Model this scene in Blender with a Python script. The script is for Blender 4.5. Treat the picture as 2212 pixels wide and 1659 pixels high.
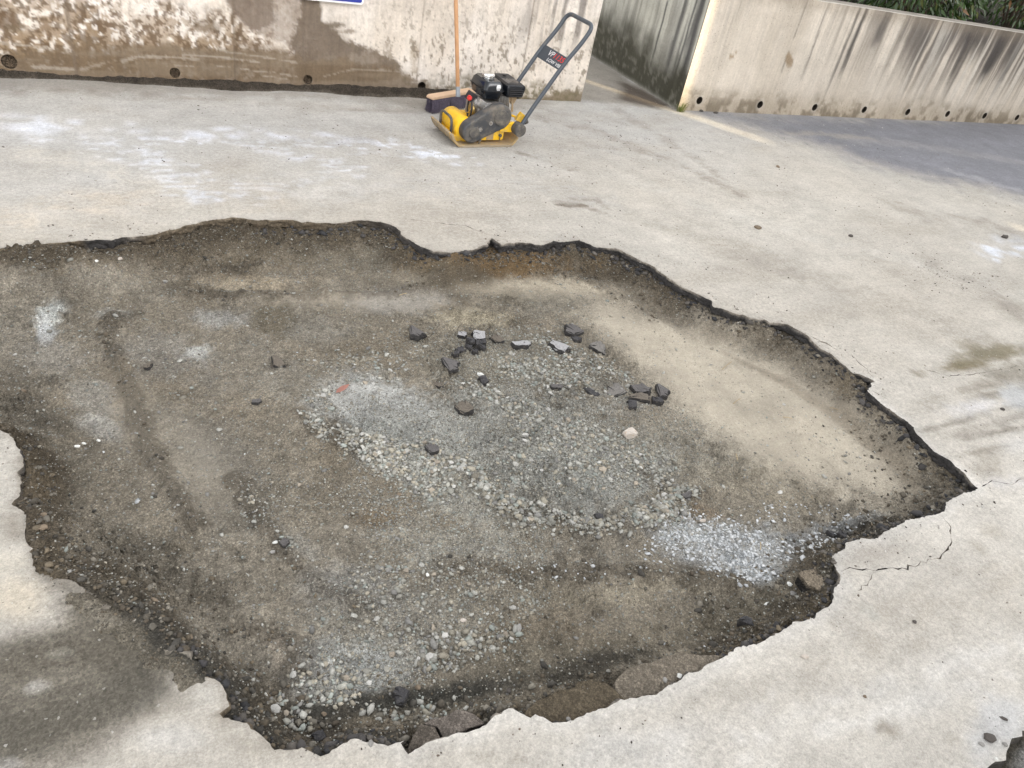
import bpy, bmesh, math, random
import numpy as np
from mathutils import Vector, Matrix
from mathutils.geometry import delaunay_2d_cdt

random.seed(7)
rng = np.random.default_rng(7)
scene = bpy.context.scene
for o in list(bpy.data.objects):
    bpy.data.objects.remove(o, do_unlink=True)

# ------------------------------------------------------------------ camera
# X runs along the concrete walls, Y towards them, Z up. Eye height 1.7 m.
EYE = 1.7
FOC, PCX, PCY = 1662.0, 1106.0, 829.5            # survey of the photograph
_dn = np.array([-496.0, 2250.0, FOC]); _dn /= np.linalg.norm(_dn)
AX_U = np.array([4570 - PCX, 366 - PCY, FOC]); AX_U -= AX_U.dot(_dn) * _dn; AX_U /= np.linalg.norm(AX_U)
AX_W = -_dn
AX_V = np.cross(AX_W, AX_U)
cam_data = bpy.data.cameras.new('camera')
cam = bpy.data.objects.new('camera', cam_data)
scene.collection.objects.link(cam)
R = Matrix(((AX_U[0], -AX_U[1], -AX_U[2]), (AX_V[0], -AX_V[1], -AX_V[2]), (AX_W[0], -AX_W[1], -AX_W[2])))
cam.matrix_world = Matrix.Translation((0, 0, EYE)) @ R.to_4x4()
cam_data.sensor_width = 36.0
cam_data.lens = 36.0 * FOC / 2212.0
cam_data.clip_start = 0.02
cam_data.clip_end = 500.0
scene.camera = cam
scene.render.resolution_x, scene.render.resolution_y = 1024, 768

# ------------------------------------------------------------------ light
SUN_EL = math.radians(25.0)
SUN_H = np.array([0.562, -0.827])                # horizontal direction towards the sun
world = bpy.data.worlds.new('World'); scene.world = world; world.use_nodes = True
wn = world.node_tree; wn.nodes.clear()
sky = wn.nodes.new('ShaderNodeTexSky'); sky.sky_type = 'NISHITA'; sky.sun_disc = False
sky.sun_elevation = SUN_EL
sky.sun_rotation = math.atan2(SUN_H[0], SUN_H[1])
sky.dust_density = 3.0; sky.air_density = 1.0; sky.ozone_density = 1.0
hsv = wn.nodes.new('ShaderNodeHueSaturation'); hsv.inputs['Saturation'].default_value = 0.05
bg = wn.nodes.new('ShaderNodeBackground'); bg.inputs['Strength'].default_value = 0.15
wo = wn.nodes.new('ShaderNodeOutputWorld')
wn.links.new(sky.outputs[0], hsv.inputs['Color']); wn.links.new(hsv.outputs[0], bg.inputs['Color'])
wn.links.new(bg.outputs[0], wo.inputs['Surface'])
sd = bpy.data.lights.new('sun', 'SUN'); sd.energy = 2.4; sd.angle = math.radians(0.5); sd.color = (1.0, 0.82, 0.52)
sun = bpy.data.objects.new('sun', sd); scene.collection.objects.link(sun)
sdir = Vector((SUN_H[0] * math.cos(SUN_EL), SUN_H[1] * math.cos(SUN_EL), math.sin(SUN_EL)))
sun.rotation_euler = sdir.to_track_quat('Z', 'Y').to_euler()
sun.location = (8, -12, 12)
vs = scene.view_settings
vs.view_transform = 'Standard'; vs.look = 'None'; vs.gamma = 1.0; vs.use_curve_mapping = False
vs.exposure = 2.18
scene.render.engine = 'CYCLES'

# ------------------------------------------------------------------ survey helpers
def gp(x, y, z=0.0):
    """ground position of a surveyed point at height z"""
    r = np.array([x - PCX, y - PCY, FOC]); t = (EYE - z) / r.dot(-AX_W); p = r * t
    return np.array([p.dot(AX_U), p.dot(AX_V)])
def onv(x, y, V):
    r = np.array([x - PCX, y - PCY, FOC]); t = V / r.dot(AX_V); p = r * t
    return np.array([p.dot(AX_U), p.dot(AX_W) + EYE])
def onu(x, y, U):
    r = np.array([x - PCX, y - PCY, FOC]); t = U / r.dot(AX_U); p = r * t
    return np.array([p.dot(AX_V), p.dot(AX_W) + EYE])

# ------------------------------------------------------------------ noise
def _hash(ix, iy, s):
    h = (ix.astype(np.int64) * 374761393 + iy.astype(np.int64) * 668265263 + s * 1442695041) & 0xFFFFFFFF
    h = ((h ^ (h >> 13)) * 1274126177) & 0xFFFFFFFF
    h = (h ^ (h >> 16)) & 0xFFFFFFFF
    return h / 4294967295.0
def vnoise(x, y, s=0):
    ix, iy = np.floor(x), np.floor(y); fx, fy = x - ix, y - iy
    fx = fx * fx * (3 - 2 * fx); fy = fy * fy * (3 - 2 * fy)
    a = _hash(ix, iy, s); b = _hash(ix + 1, iy, s); c = _hash(ix, iy + 1, s); d = _hash(ix + 1, iy + 1, s)
    return (a + (b - a) * fx) * (1 - fy) + (c + (d - c) * fx) * fy
def fbm(x, y, s=0, o=4, g=0.5):
    x = np.asarray(x, float); y = np.asarray(y, float)
    t = np.zeros(np.broadcast(x, y).shape); a = 1.0; n = 0.0
    for k in range(o):
        t += a * vnoise(x * 2 ** k + 17.3 * k, y * 2 ** k - 9.1 * k, s + k); n += a; a *= g
    return t / n                                     # 0..1, mean .5
def sst(a, b, x):
    t = np.clip((x - a) / (b - a), 0, 1); return t * t * (3 - 2 * t)
def seg_dist(P, L, closed=False):
    L = np.asarray(L, float); A = L if closed else L[:-1]; B = np.roll(L, -1, 0) if closed else L[1:]
    best = np.full(len(P), 1e9)
    for a, b in zip(A, B):
        ab = b - a; q = P - a
        t = np.clip((q @ ab) / max(ab @ ab, 1e-12), 0, 1)
        d = q - t[:, None] * ab
        best = np.minimum(best, np.einsum('ij,ij->i', d, d))
    return np.sqrt(best)
def inside(P, L):
    L = np.asarray(L, float); r = np.zeros(len(P), bool); x, y = P[:, 0], P[:, 1]
    for (x1, y1), (x2, y2) in zip(L, np.roll(L, -1, 0)):
        if y1 == y2: continue
        c = ((y1 > y) != (y2 > y)) & (x < (x2 - x1) * (y - y1) / (y2 - y1) + x1)
        r ^= c
    return r
def signed(P, L):
    d = seg_dist(P, L, True); return np.where(inside(P, L), d, -d)

# painting of stains: world-space ellipses / polygons, edges broken by noise
class Paint:
    def __init__(s, P, base, amp=0.12, freq=6.0, seed=3):
        s.P = P; s.col = np.tile(np.asarray(base, float), (len(P), 1)) if np.ndim(base) == 1 else np.array(base, float)
        s.n = fbm(P[:, 0] * freq, P[:, 1] * freq, seed, 5, 0.6) - .5
        s.n2 = fbm(P[:, 0] * freq * 5, P[:, 1] * freq * 5, seed + 40, 5, 0.8) - .5
    def mix(s, w, rgb):
        w = np.clip(w, 0, 1)[:, None]; s.col = s.col * (1 - w) + np.asarray(rgb, float) * w
    def ell(s, c, a, b, rgb, alpha=1, soft=.6, rag=1.2):
        M = np.linalg.inv(np.array([a, b]).T + 1e-9 * np.eye(2)); q = (s.P - c) @ M.T
        r = np.hypot(q[:, 0], q[:, 1]) + s.n * rag + s.n2 * rag * 1.25
        s.mix(alpha * (1 - sst(1 - soft, 1 + soft * .4, r)), rgb)
    def poly(s, L, rgb, alpha=1, soft=.05, rag=.1):
        L = np.asarray(L); lo, hi = L.min(0) - .6, L.max(0) + .6
        k = np.all((s.P > lo) & (s.P < hi), 1)
        if not k.any(): return
        w = np.zeros(len(s.P)); d = signed(s.P[k], L) + (s.n[k] + s.n2[k] * .7) * rag * 2
        w[k] = alpha * sst(-soft, soft, d); s.mix(w, rgb)
    def line(s, L, wd, rgb, alpha=1, rag=1.0, streak=0.0):
        L = np.asarray(L); lo, hi = L.min(0) - wd * 3, L.max(0) + wd * 3
        k = np.all((s.P > lo) & (s.P < hi), 1)
        if not k.any(): return
        w = np.zeros(len(s.P)); d = seg_dist(s.P[k], L) / wd + (s.n[k] * .8 + s.n2[k] * 1.4) * rag
        w[k] = alpha * (1 - sst(.35, 1.05, d))
        if streak: w[k] *= 1 - streak + streak * 1.6 * sst(.44, .64, fbm(s.P[k, 0] * 9, s.P[k, 1] * 38, 901, 4, .7))
        s.mix(w, rgb)
    def noise_gain(s, lo, hi):
        s.col *= (lo + (hi - lo) * np.clip(s.n * 1.6 + .5, 0, 1))[:, None]
def gell(pt, x, y, rx, ry, ang, rgb, alpha=1, z=0.0, **k):
    """a stain surveyed on the ground: centre, half axes and tilt"""
    c = gp(x, y, z); t = math.radians(ang); ca, sa = math.cos(t), math.sin(t)
    a = gp(x + rx * ca, y + rx * sa, z) - c; b = gp(x - ry * sa, y + ry * ca, z) - c
    pt.ell(c, a, b, rgb, alpha, **k)

# ------------------------------------------------------------------ mesh helpers
col = scene.collection
def link(name, me, mat=None, parent=None, smooth=False):
    o = bpy.data.objects.new(name, me); col.objects.link(o)
    if mat is not None and len(me.materials) == 0: me.materials.append(mat)
    if parent is not None: o.parent = parent
    if smooth:
        me.polygons.foreach_set('use_smooth', [True] * len(me.polygons))
    return o
def pydata(name, V, F, mat=None, parent=None, cols=None, smooth=False):
    me = bpy.data.meshes.new(name); me.from_pydata([tuple(map(float, v)) for v in V] if not isinstance(V, list) else V, [], F)
    if cols is not None:
        at = me.color_attributes.new('col', 'FLOAT_COLOR', 'POINT')
        c4 = np.ones((len(V), 4), np.float32); c4[:, :3] = np.clip(cols, 0, 1); at.data.foreach_set('color', c4.ravel())
    me.update()
    return link(name, me, mat, parent, smooth)
def fastmesh(name, V, T, mat, cols=None, smooth=False, parent=None):
    """triangles or quads given as arrays"""
    me = bpy.data.meshes.new(name); V = np.asarray(V, np.float32); T = np.asarray(T, np.int32); n = T.shape[1]
    me.vertices.add(len(V)); me.vertices.foreach_set('co', V.ravel())
    me.loops.add(T.size); me.loops.foreach_set('vertex_index', T.ravel())
    me.polygons.add(len(T)); me.polygons.foreach_set('loop_start', np.arange(0, T.size, n, dtype=np.int32))
    me.polygons.foreach_set('loop_total', np.full(len(T), n, np.int32))
    if cols is not None:
        at = me.color_attributes.new('col', 'FLOAT_COLOR', 'POINT')
        c4 = np.ones((len(V), 4), np.float32); c4[:, :np.shape(cols)[1]] = np.clip(cols, 0, 1); at.data.foreach_set('color', c4.ravel())
    me.update(calc_edges=True); me.validate()
    return link(name, me, mat, parent, smooth)
def tag(o, label, cat, group=None):
    o['label'] = label; o['category'] = cat
    if group: o['group'] = group
    return o
def structure(o): o['kind'] = 'structure'; return o
def stuff(o): o['kind'] = 'stuff'; return o
def empty(name, loc=(0, 0, 0), rz=0.0):
    o = bpy.data.objects.new(name, None); col.objects.link(o); o.location = loc; o.rotation_euler[2] = rz
    o.empty_display_size = .1
    return o
def finish(bm, name, mat, parent=None, bevel=0.0, seg=2, smooth=False, angle=40):
    bmesh.ops.recalc_face_normals(bm, faces=bm.faces)
    if bevel > 0:
        es = [e for e in bm.edges if len(e.link_faces) == 2 and e.calc_face_angle(0) > math.radians(30)]
        bmesh.ops.bevel(bm, geom=es, offset=bevel, segments=seg, profile=.5, affect='EDGES', clamp_overlap=True)
    me = bpy.data.meshes.new(name); bm.to_mesh(me); bm.free()
    o = link(name, me, mat, parent)
    if smooth:
        me.polygons.foreach_set('use_smooth', [True] * len(me.polygons))
        me.update()
        try: me.set_sharp_from_angle(angle=math.radians(angle))
        except Exception: pass
    return o
def bm_box(bm, c, s, rot=None):
    m = Matrix.Translation(c) @ (rot.to_4x4() if rot else Matrix.Identity(4)) @ Matrix.Diagonal((s[0], s[1], s[2], 1))
    return bmesh.ops.create_cube(bm, size=1, matrix=m)['verts']
def bm_cyl(bm, p0, p1, r0, r1=None, n=20, caps=True):
    p0, p1 = Vector(p0), Vector(p1); d = p1 - p0
    m = Matrix.Translation((p0 + p1) / 2) @ d.to_track_quat('Z', 'Y').to_matrix().to_4x4()
    return bmesh.ops.create_cone(bm, cap_ends=caps, segments=n, radius1=r0, radius2=r0 if r1 is None else r1, depth=d.length, matrix=m)['verts']
def bm_tube(bm, pts, r, n=10, closed=False):
    pts = [Vector(p) for p in pts]; m = len(pts); rings = []; up = None
    for i, p in enumerate(pts):
        if closed: t = pts[(i + 1) % m] - pts[i - 1]
        else: t = pts[min(i + 1, m - 1)] - pts[max(i - 1, 0)]
        t.normalize()
        if up is None: up = t.orthogonal().normalized()
        up = (up - t * up.dot(t)).normalized(); w = t.cross(up)
        rings.append([bm.verts.new(p + (up * math.cos(a) + w * math.sin(a)) * r) for a in [2 * math.pi * k / n for k in range(n)]])
    for i in range(m if closed else m - 1):
        A, B = rings[i], rings[(i + 1) % m]
        for k in range(n): bm.faces.new((A[k], A[(k + 1) % n], B[(k + 1) % n], B[k]))
    if not closed:
        bm.faces.new(rings[0][::-1]); bm.faces.new(rings[-1])
def bm_prism(bm, outline, y0, y1):
    """outline in XZ, extruded along Y"""
    a = [bm.verts.new((x, y0, z)) for x, z in outline]; b = [bm.verts.new((x, y1, z)) for x, z in outline]; n = len(a)
    bm.faces.new(a); bm.faces.new(b[::-1])
    for i in range(n): bm.faces.new((a[i], b[i], b[(i + 1) % n], a[(i + 1) % n]))
def round_path(pts, r, k=5):
    """round the corners of a polyline"""
    P = [Vector(p) for p in pts]; out = [P[0]]
    for i in range(1, len(P) - 1):
        a = (P[i - 1] - P[i]); b = (P[i + 1] - P[i]); q = min(r, a.length * .49, b.length * .49)
        s, e = P[i] + a.normalized() * q, P[i] + b.normalized() * q
        for j in range(k + 1):
            t = j / k; out.append(s * (1 - t) ** 2 + P[i] * 2 * t * (1 - t) + e * t * t)
    out.append(P[-1]); return out

# ------------------------------------------------------------------ materials
def newmat(name):
    m = bpy.data.materials.new(name); m.use_nodes = True; nt = m.node_tree; nt.nodes.clear()
    out = nt.nodes.new('ShaderNodeOutputMaterial'); b = nt.nodes.new('ShaderNodeBsdfPrincipled')
    nt.links.new(b.outputs[0], out.inputs[0]); return m, nt, b
def nd(nt, t, **kw):
    n = nt.nodes.new(t)
    for k, v in kw.items(): setattr(n, k, v)
    return n
def noise(nt, vec, scale, detail=4, rough=.6, dist=0.0):
    n = nd(nt, 'ShaderNodeTexNoise'); n.inputs['Scale'].default_value = scale; n.inputs['Detail'].default_value = detail
    n.inputs['Roughness'].default_value = rough; n.inputs['Distortion'].default_value = dist
    nt.links.new(vec, n.inputs['Vector']); return n.outputs[0]
def voro(nt, vec, scale, feat='F1', out='Distance', rnd=1.0):
    n = nd(nt, 'ShaderNodeTexVoronoi'); n.feature = feat; n.inputs['Scale'].default_value = scale
    n.inputs['Randomness'].default_value = rnd
    nt.links.new(vec, n.inputs['Vector']); return n.outputs[out]
def mrange(nt, v, a, b, c, d, clamp=True):
    n = nd(nt, 'ShaderNodeMapRange'); n.clamp = clamp
    for i, x in enumerate((a, b, c, d)): n.inputs[i + 1].default_value = x
    nt.links.new(v, n.inputs[0]); return n.outputs[0]
def math_n(nt, op, a, b):
    n = nd(nt, 'ShaderNodeMath'); n.operation = op
    for i, x in enumerate((a, b)):
        if isinstance(x, (int, float)): n.inputs[i].default_value = x
        else: nt.links.new(x, n.inputs[i])
    return n.outputs[0]
def scale_col(nt, c, f):
    n = nd(nt, 'ShaderNodeVectorMath'); n.operation = 'SCALE'; nt.links.new(c, n.inputs[0]); nt.links.new(f, n.inputs['Scale']); return n.outputs[0]
def mixc(nt, f, a, b):
    n = nd(nt, 'ShaderNodeMix'); n.data_type = 'RGBA'
    if isinstance(f, (int, float)): n.inputs[0].default_value = f
    else: nt.links.new(f, n.inputs[0])
    for i, x in ((6, a), (7, b)):
        if isinstance(x, tuple): n.inputs[i].default_value = x + (1,)
        else: nt.links.new(x, n.inputs[i])
    return n.outputs[2]
def bump(nt, b, h, strength, dist):
    n = nd(nt, 'ShaderNodeBump'); n.inputs['Strength'].default_value = strength; n.inputs['Distance'].default_value = dist
    nt.links.new(h, n.inputs['Height']); nt.links.new(n.outputs[0], b.inputs['Normal']); return n
def coords(nt): return nd(nt, 'ShaderNodeTexCoord').outputs['Object']
def attr(nt): 
    n = nd(nt, 'ShaderNodeAttribute'); n.attribute_name = 'col'; return n.outputs['Color']

def mat_pave():
    m, nt, b = newmat('dusty_asphalt'); v = coords(nt); an = nd(nt, 'ShaderNodeAttribute'); an.attribute_name = 'col'; c = an.outputs['Color']; soil = math_n(nt, 'SUBTRACT', 1.0, an.outputs['Alpha'])
    f1 = mrange(nt, noise(nt, v, 7, 8, .72), .28, .72, .84, 1.15)
    f2 = mrange(nt, noise(nt, v, 55, 6, .8), .28, .72, .72, 1.26)
    f3 = mrange(nt, noise(nt, v, 190, 4, .8), .3, .7, .76, 1.22)
    mp = nd(nt, 'ShaderNodeMapping'); mp.inputs['Rotation'].default_value = (0, 0, math.radians(-25)); mp.inputs['Scale'].default_value = (3.0, 36, 1)
    nt.links.new(v, mp.inputs[0])
    f4 = mrange(nt, noise(nt, mp.outputs[0], 1.0, 5, .7), .3, .7, .965, 1.035)   # broom strokes in the dust
    f = math_n(nt, 'MULTIPLY', math_n(nt, 'MULTIPLY', f1, f2), math_n(nt, 'MULTIPLY', f3, f4))
    f5 = math_n(nt, 'MULTIPLY', mrange(nt, noise(nt, v, 60, 7, .85), .3, .7, .62, 1.36), mrange(nt, voro(nt, v, 170, out='Color'), 0, 1, .7, 1.3))
    f = math_n(nt, 'MULTIPLY', f, math_n(nt, 'ADD', 1.0, math_n(nt, 'MULTIPLY', math_n(nt, 'SUBTRACT', f5, 1.0), soil)))
    base = scale_col(nt, c, f)
    pale = mrange(nt, voro(nt, v, 190, out='Color'), .93, .96, 0, .45)          # pale grit
    base = mixc(nt, pale, base, (.62, .60, .56))
    sepv = nd(nt, 'ShaderNodeTexVoronoi'); sepv.inputs['Scale'].default_value = 75; nt.links.new(v, sepv.inputs['Vector'])
    dk = math_n(nt, 'MULTIPLY', mrange(nt, sepv.outputs['Distance'], .12, .26, 1, 0), mrange(nt, sepv.outputs['Color'], .92, .95, 0, .6))
    base = mixc(nt, dk, base, (.07, .06, .05))                                   # dark grit
    nt.links.new(base, b.inputs['Base Color']); b.inputs['Roughness'].default_value = .93
    b.inputs['Specular IOR Level'].default_value = .25
    h = math_n(nt, 'ADD', noise(nt, v, 140, 5, .75), math_n(nt, 'MULTIPLY', noise(nt, v, 30, 4, .6), 1.2))
    bump(nt, b, h, .8, .008); return m
def mat_dirt(name='dirt', amp=1.0):
    m, nt, b = newmat(name); v = coords(nt); an = nd(nt, 'ShaderNodeAttribute'); an.attribute_name = 'col'; c = an.outputs['Color']; g = an.outputs['Alpha']
    f1 = mrange(nt, noise(nt, v, 7, 6, .65), .25, .75, .84, 1.16)
    f2 = mrange(nt, noise(nt, v, 38, 7, .82), .28, .72, .62, 1.40)
    f3 = math_n(nt, 'MULTIPLY', mrange(nt, voro(nt, v, 170, out='Color'), 0, 1, .62, 1.38), mrange(nt, voro(nt, v, 170, 'DISTANCE_TO_EDGE'), 0, .18, .72, 1.08))  # grain tones, with cavity shade painted into the gaps between them
    f23 = math_n(nt, 'ADD', math_n(nt, 'MULTIPLY', math_n(nt, 'SUBTRACT', math_n(nt, 'MULTIPLY', f2, f3), 1.0), g), 1.0)   # g: 1 loose and coarse, 0 rolled smooth
    base = scale_col(nt, c, math_n(nt, 'MULTIPLY', f1, f23))
    w = nd(nt, 'ShaderNodeTexVoronoi'); w.inputs['Scale'].default_value = 130; nt.links.new(v, w.inputs['Vector'])
    gr = math_n(nt, 'MULTIPLY', math_n(nt, 'MULTIPLY', mrange(nt, w.outputs['Distance'], .15, .35, 1, 0), mrange(nt, w.outputs['Color'], .84, .90, 0, .5)), g)
    base = mixc(nt, gr, base, (.40, .385, .35))                                  # pale grit
    w2 = nd(nt, 'ShaderNodeTexVoronoi'); w2.inputs['Scale'].default_value = 90; nt.links.new(v, w2.inputs['Vector'])
    g2 = math_n(nt, 'MULTIPLY', math_n(nt, 'MULTIPLY', mrange(nt, w2.outputs['Distance'], .15, .4, 1, 0), mrange(nt, w2.outputs['Color'], .82, .9, 0, .6)), g)
    base = mixc(nt, g2, base, (.05, .045, .04))
    nt.links.new(base, b.inputs['Base Color']); b.inputs['Roughness'].default_value = .95
    b.inputs['Specular IOR Level'].default_value = .2
    h = math_n(nt, 'MULTIPLY', math_n(nt, 'ADD', math_n(nt, 'MULTIPLY', noise(nt, v, 45, 6, .75), 1.6), math_n(nt, 'MULTIPLY', w.outputs['Distance'], -.8)), g)
    bump(nt, b, h, .95 * amp, .018); return m
def mat_wall(name, speck=.5, scale=70):
    m, nt, b = newmat(name); v = coords(nt); c = attr(nt)
    f1 = mrange(nt, noise(nt, v, 5, 6, .65), .25, .75, .90, 1.10)
    f2 = mrange(nt, noise(nt, v, 60, 5, .7), .25, .75, .86, 1.13)
    mp = nd(nt, 'ShaderNodeMapping'); mp.inputs['Scale'].default_value = (40, 40, 2.2); nt.links.new(v, mp.inputs[0])
    f3 = mrange(nt, noise(nt, mp.outputs[0], 1.0, 4, .65), .3, .7, .90, 1.07)
    base = scale_col(nt, c, math_n(nt, 'MULTIPLY', math_n(nt, 'MULTIPLY', f1, f2), f3))
    w = nd(nt, 'ShaderNodeTexVoronoi'); w.inputs['Scale'].default_value = scale; nt.links.new(v, w.inputs['Vector'])
    dens = mrange(nt, noise(nt, v, 3.5, 4, .6), .35, .65, .97, .72)
    hit = math_n(nt, 'GREATER_THAN', w.outputs['Color'], dens)
    sp = math_n(nt, 'MULTIPLY', mrange(nt, math_n(nt, 'ADD', w.outputs['Distance'], math_n(nt, 'MULTIPLY', noise(nt, v, 160, 3, .6), .35)), .32, .45, 1, 0), hit)
    base = mixc(nt, math_n(nt, 'MULTIPLY', sp, speck), base, (.10, .08, .06))    # blow holes and mud flecks
    nt.links.new(base, b.inputs['Base Color']); b.inputs['Roughness'].default_value = .9
    b.inputs['Specular IOR Level'].default_value = .25
    h = math_n(nt, 'SUBTRACT', math_n(nt, 'ADD', noise(nt, v, 80, 5, .7), math_n(nt, 'MULTIPLY', noise(nt, v, 18, 4, .6), 1.0)), math_n(nt, 'MULTIPLY', sp, .6))
    bump(nt, b, h, .6, .008); return m
def mat_stone_attr():
    m, nt, b = newmat('gravel_stone'); v = coords(nt); c = attr(nt)
    f = mrange(nt, noise(nt, v, 180, 4, .7), .25, .75, .78, 1.2)
    nt.links.new(scale_col(nt, c, f), b.inputs['Base Color']); b.inputs['Roughness'].default_value = .88
    bump(nt, b, noise(nt, v, 300, 3, .6), .4, .003); return m
def mat_plain(name, rgb, rough=.5, metal=0.0, var=.12, scale=25, dirt=None, dirt_amt=0.0, dscale=14, bmp=.0, spec=.5, rnd=0.0, coat=0.0):
    m, nt, b = newmat(name); v = coords(nt)
    cn = nd(nt, 'ShaderNodeRGB'); cn.outputs[0].default_value = rgb + (1,)
    f = mrange(nt, noise(nt, v, scale, 5, .65), .25, .75, 1 - var, 1 + var)
    if rnd:
        oi = nd(nt, 'ShaderNodeObjectInfo'); f = math_n(nt, 'MULTIPLY', f, mrange(nt, oi.outputs['Random'], 0, 1, 1 - rnd, 1 + rnd))
    base = scale_col(nt, cn.outputs[0], f)
    if dirt:
        k = mrange(nt, noise(nt, v, dscale, 6, .7), .62 - .35 * dirt_amt, .80 - .3 * dirt_amt, 0, .9)
        base = mixc(nt, k, base, dirt)
        nt.links.new(mrange(nt, k, 0, 1, rough, .92), b.inputs['Roughness'])
    else: b.inputs['Roughness'].default_value = rough
    nt.links.new(base, b.inputs['Base Color']); b.inputs['Metallic'].default_value = metal
    b.inputs['Specular IOR Level'].default_value = spec
    if bmp: bump(nt, b, noise(nt, v, scale * 4, 4, .6), bmp, .004)
    return m

DUST = (.36, .31, .235)
M_PAVE = mat_pave(); M_DIRT = mat_dirt(); M_SOIL = mat_dirt('wet_soil', 1.3)
M_WALL_L = mat_wall('mud_splashed_concrete', .85, 75); M_WALL_R = mat_wall('streaked_concrete', .45, 60)
M_STONE = mat_stone_attr()
M_SLABEDGE = None

# ------------------------------------------------------------------ pit outline (surveyed)
PIT = [(-60,541),(0,539),(89,526),(182,519),(268,515),(335,506),(402,487),(465,476),(502,470),(580,476),(651,478),(718,483),(763,476),(823,478),
 (845,486),(865,500),(885,520),(910,534),(940,543),(985,545),(1030,538),(1050,530),(1062,515),(1082,531),(1115,523),(1155,530),(1200,521),(1250,520),
 (1290,535),(1330,537),(1380,560),(1412,576),(1440,600),(1478,624),(1537,650),(1541,661),(1593,679),(1648,693),(1700,703),(1720,713),(1747,730),
 (1779,755),(1807,775),(1843,806),(1886,823),(1874,846),(1902,872),(1938,898),(1958,910),(1983,941),(2017,977),(2061,1005),(2085,1031),(2112,1055),
 (2072,1076),(2046,1086),(2042,1107),(2001,1110),(1957,1122),(1927,1143),(1890,1156),(1830,1172),(1827,1187),(1793,1206),(1804,1225),(1810,1254),
 (1790,1295),(1767,1321),(1719,1344),(1689,1362),(1645,1390),(1589,1399),(1545,1431),(1503,1455),(1433,1485),(1418,1499),(1380,1505),(1328,1514),
 (1288,1540),(1224,1559),(1195,1557),(1165,1544),(1139,1537),(1099,1531),(1061,1548),(1046,1561),(983,1587),(931,1609),(882,1630),(875,1621),(871,1597),
 (838,1612),(800,1602),(766,1597),(725,1615),(692,1634),(640,1630),(595,1619),(573,1593),(532,1574),(487,1537),(480,1504),(469,1481),(446,1463),(428,1452),
 (420,1429),(409,1407),(335,1400),(316,1358),(260,1318),(186,1280),(156,1254),(104,1241),(82,1232),(74,1217),(61,1206),(61,1191),(74,1184),(60,1165),
 (56,1117),(37,1080),(48,1030),(33,978),(22,945),(0,926),(-90,890),(-190,790),(-210,660),(-150,570)]
PIT_W = np.array([gp(*p) for p in PIT])
CORNER = [(2090,1700),(2128,1662),(2160,1632),(2190,1600),(2222,1568),(2300,1500),(2420,1600),(2300,1760)]
CORNER_W = np.array([gp(*p) for p in CORNER])
def ragged(L, step=.011, amp=.010, seed=1):
    """broken edge: straight fractures a few centimetres long plus crumbs"""
    L = np.asarray(L); n = len(L); r = np.random.default_rng(seed); seg = np.linalg.norm(np.roll(L, -1, 0) - L, axis=1); tot = seg.sum()
    kn = np.cumsum(r.uniform(.010, .075, int(tot / .036) + 8)); kn = kn[kn < tot - .02]; kn = np.concatenate([[0], kn, [tot]])
    ov = r.normal(0, amp * .62, len(kn)); ov[-1] = ov[0]; out = []; s0 = 0.0
    for i in range(n):
        a, b = L[i], L[(i + 1) % n]; d = b - a; ln = seg[i]; k = max(1, int(ln / step)); nrm = np.array([-d[1], d[0]]) / max(ln, 1e-6)
        for j in range(k):
            t = j / k; o = np.interp(s0 + ln * t, kn, ov) + r.normal(0, amp * .11)
            out.append(a + d * t + nrm * o)
        s0 += ln
    return np.array(out)
RIM = ragged(PIT_W, .008, .0115, 1); RIM2 = ragged(CORNER_W, .015, .012, 5)
CRACKS = [([(2034,1114),(2050,1135),(2057,1170),(2042,1190),(2028,1205),(2000,1214),(1960,1228),(1910,1227),(1890,1233),(1870,1229),(1835,1226),(1818,1234)], .0042),
 ([(1884,1240),(1879,1258),(1853,1275)], .0022), ([(1057,508),(1031,499),(1003,487),(972,485),(937,480),(875,473)], .0032),
 ([(1752,728),(1783,743),(1807,756)], .0085), ([(1839,767),(1858,787),(1882,812)], .0028), ([(1884,845),(1920,864)], .0035),
 ([(2120,1052),(2150,1040),(2180,1046),(2230,1030)], .003), ([(2000,800),(2050,812),(2110,808),(2200,790)], .003), ([(340,1406),(352,1420),(338,1440)], .004)]
def crack_poly(L, w, seed):
    P = np.array([gp(*p) for p in L]); Q = []
    for a, b in zip(P[:-1], P[1:]):
        k = max(2, int(np.hypot(*(b - a)) / .016))
        for j in range(k): Q.append(a + (b - a) * j / k)
    Q.append(P[-1]); Q = np.array(Q); r = np.random.default_rng(seed); Q[1:-1] += r.normal(0, .0035, Q[1:-1].shape)
    t = np.gradient(Q, axis=0); t /= np.linalg.norm(t, axis=1)[:, None] + 1e-9; n = np.stack([-t[:, 1], t[:, 0]], 1)
    ww = w * (.25 + 1.6 * r.random(len(Q)) ** 2)[:, None]; ww[0] *= .3; ww[-1] *= .3
    return np.concatenate([Q + n * ww * .5, (Q - n * ww * .5)[::-1]])
CRACK_W = [crack_poly(L, w, 50 + i) for i, (L, w) in enumerate(CRACKS)]

def cdt_sheet(points, loops):
    """triangulate points + closed loops; loops are holes"""
    pts = [np.asarray(points)]; edges = []; n = len(points)
    for L in loops:
        k = len(L); pts.append(np.asarray(L)); edges += [(n + i, n + (i + 1) % k) for i in range(k)]; n += k
    P = np.concatenate(pts)
    vo, eo, fo, *_ = delaunay_2d_cdt([Vector((float(a), float(b))) for a, b in P], edges, [], 0, 1e-6)
    V = np.array([(v[0], v[1]) for v in vo]); T = np.array(fo, np.int32)
    C = V[T].mean(1); kill = np.zeros(len(T), bool)
    for L in loops:
        lo, hi = L.min(0), L.max(0); k = np.where(np.all((C > lo) & (C < hi), 1))[0]
        if len(k): kill[k] |= inside(C[k], L)
    return V, T[~kill]

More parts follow.
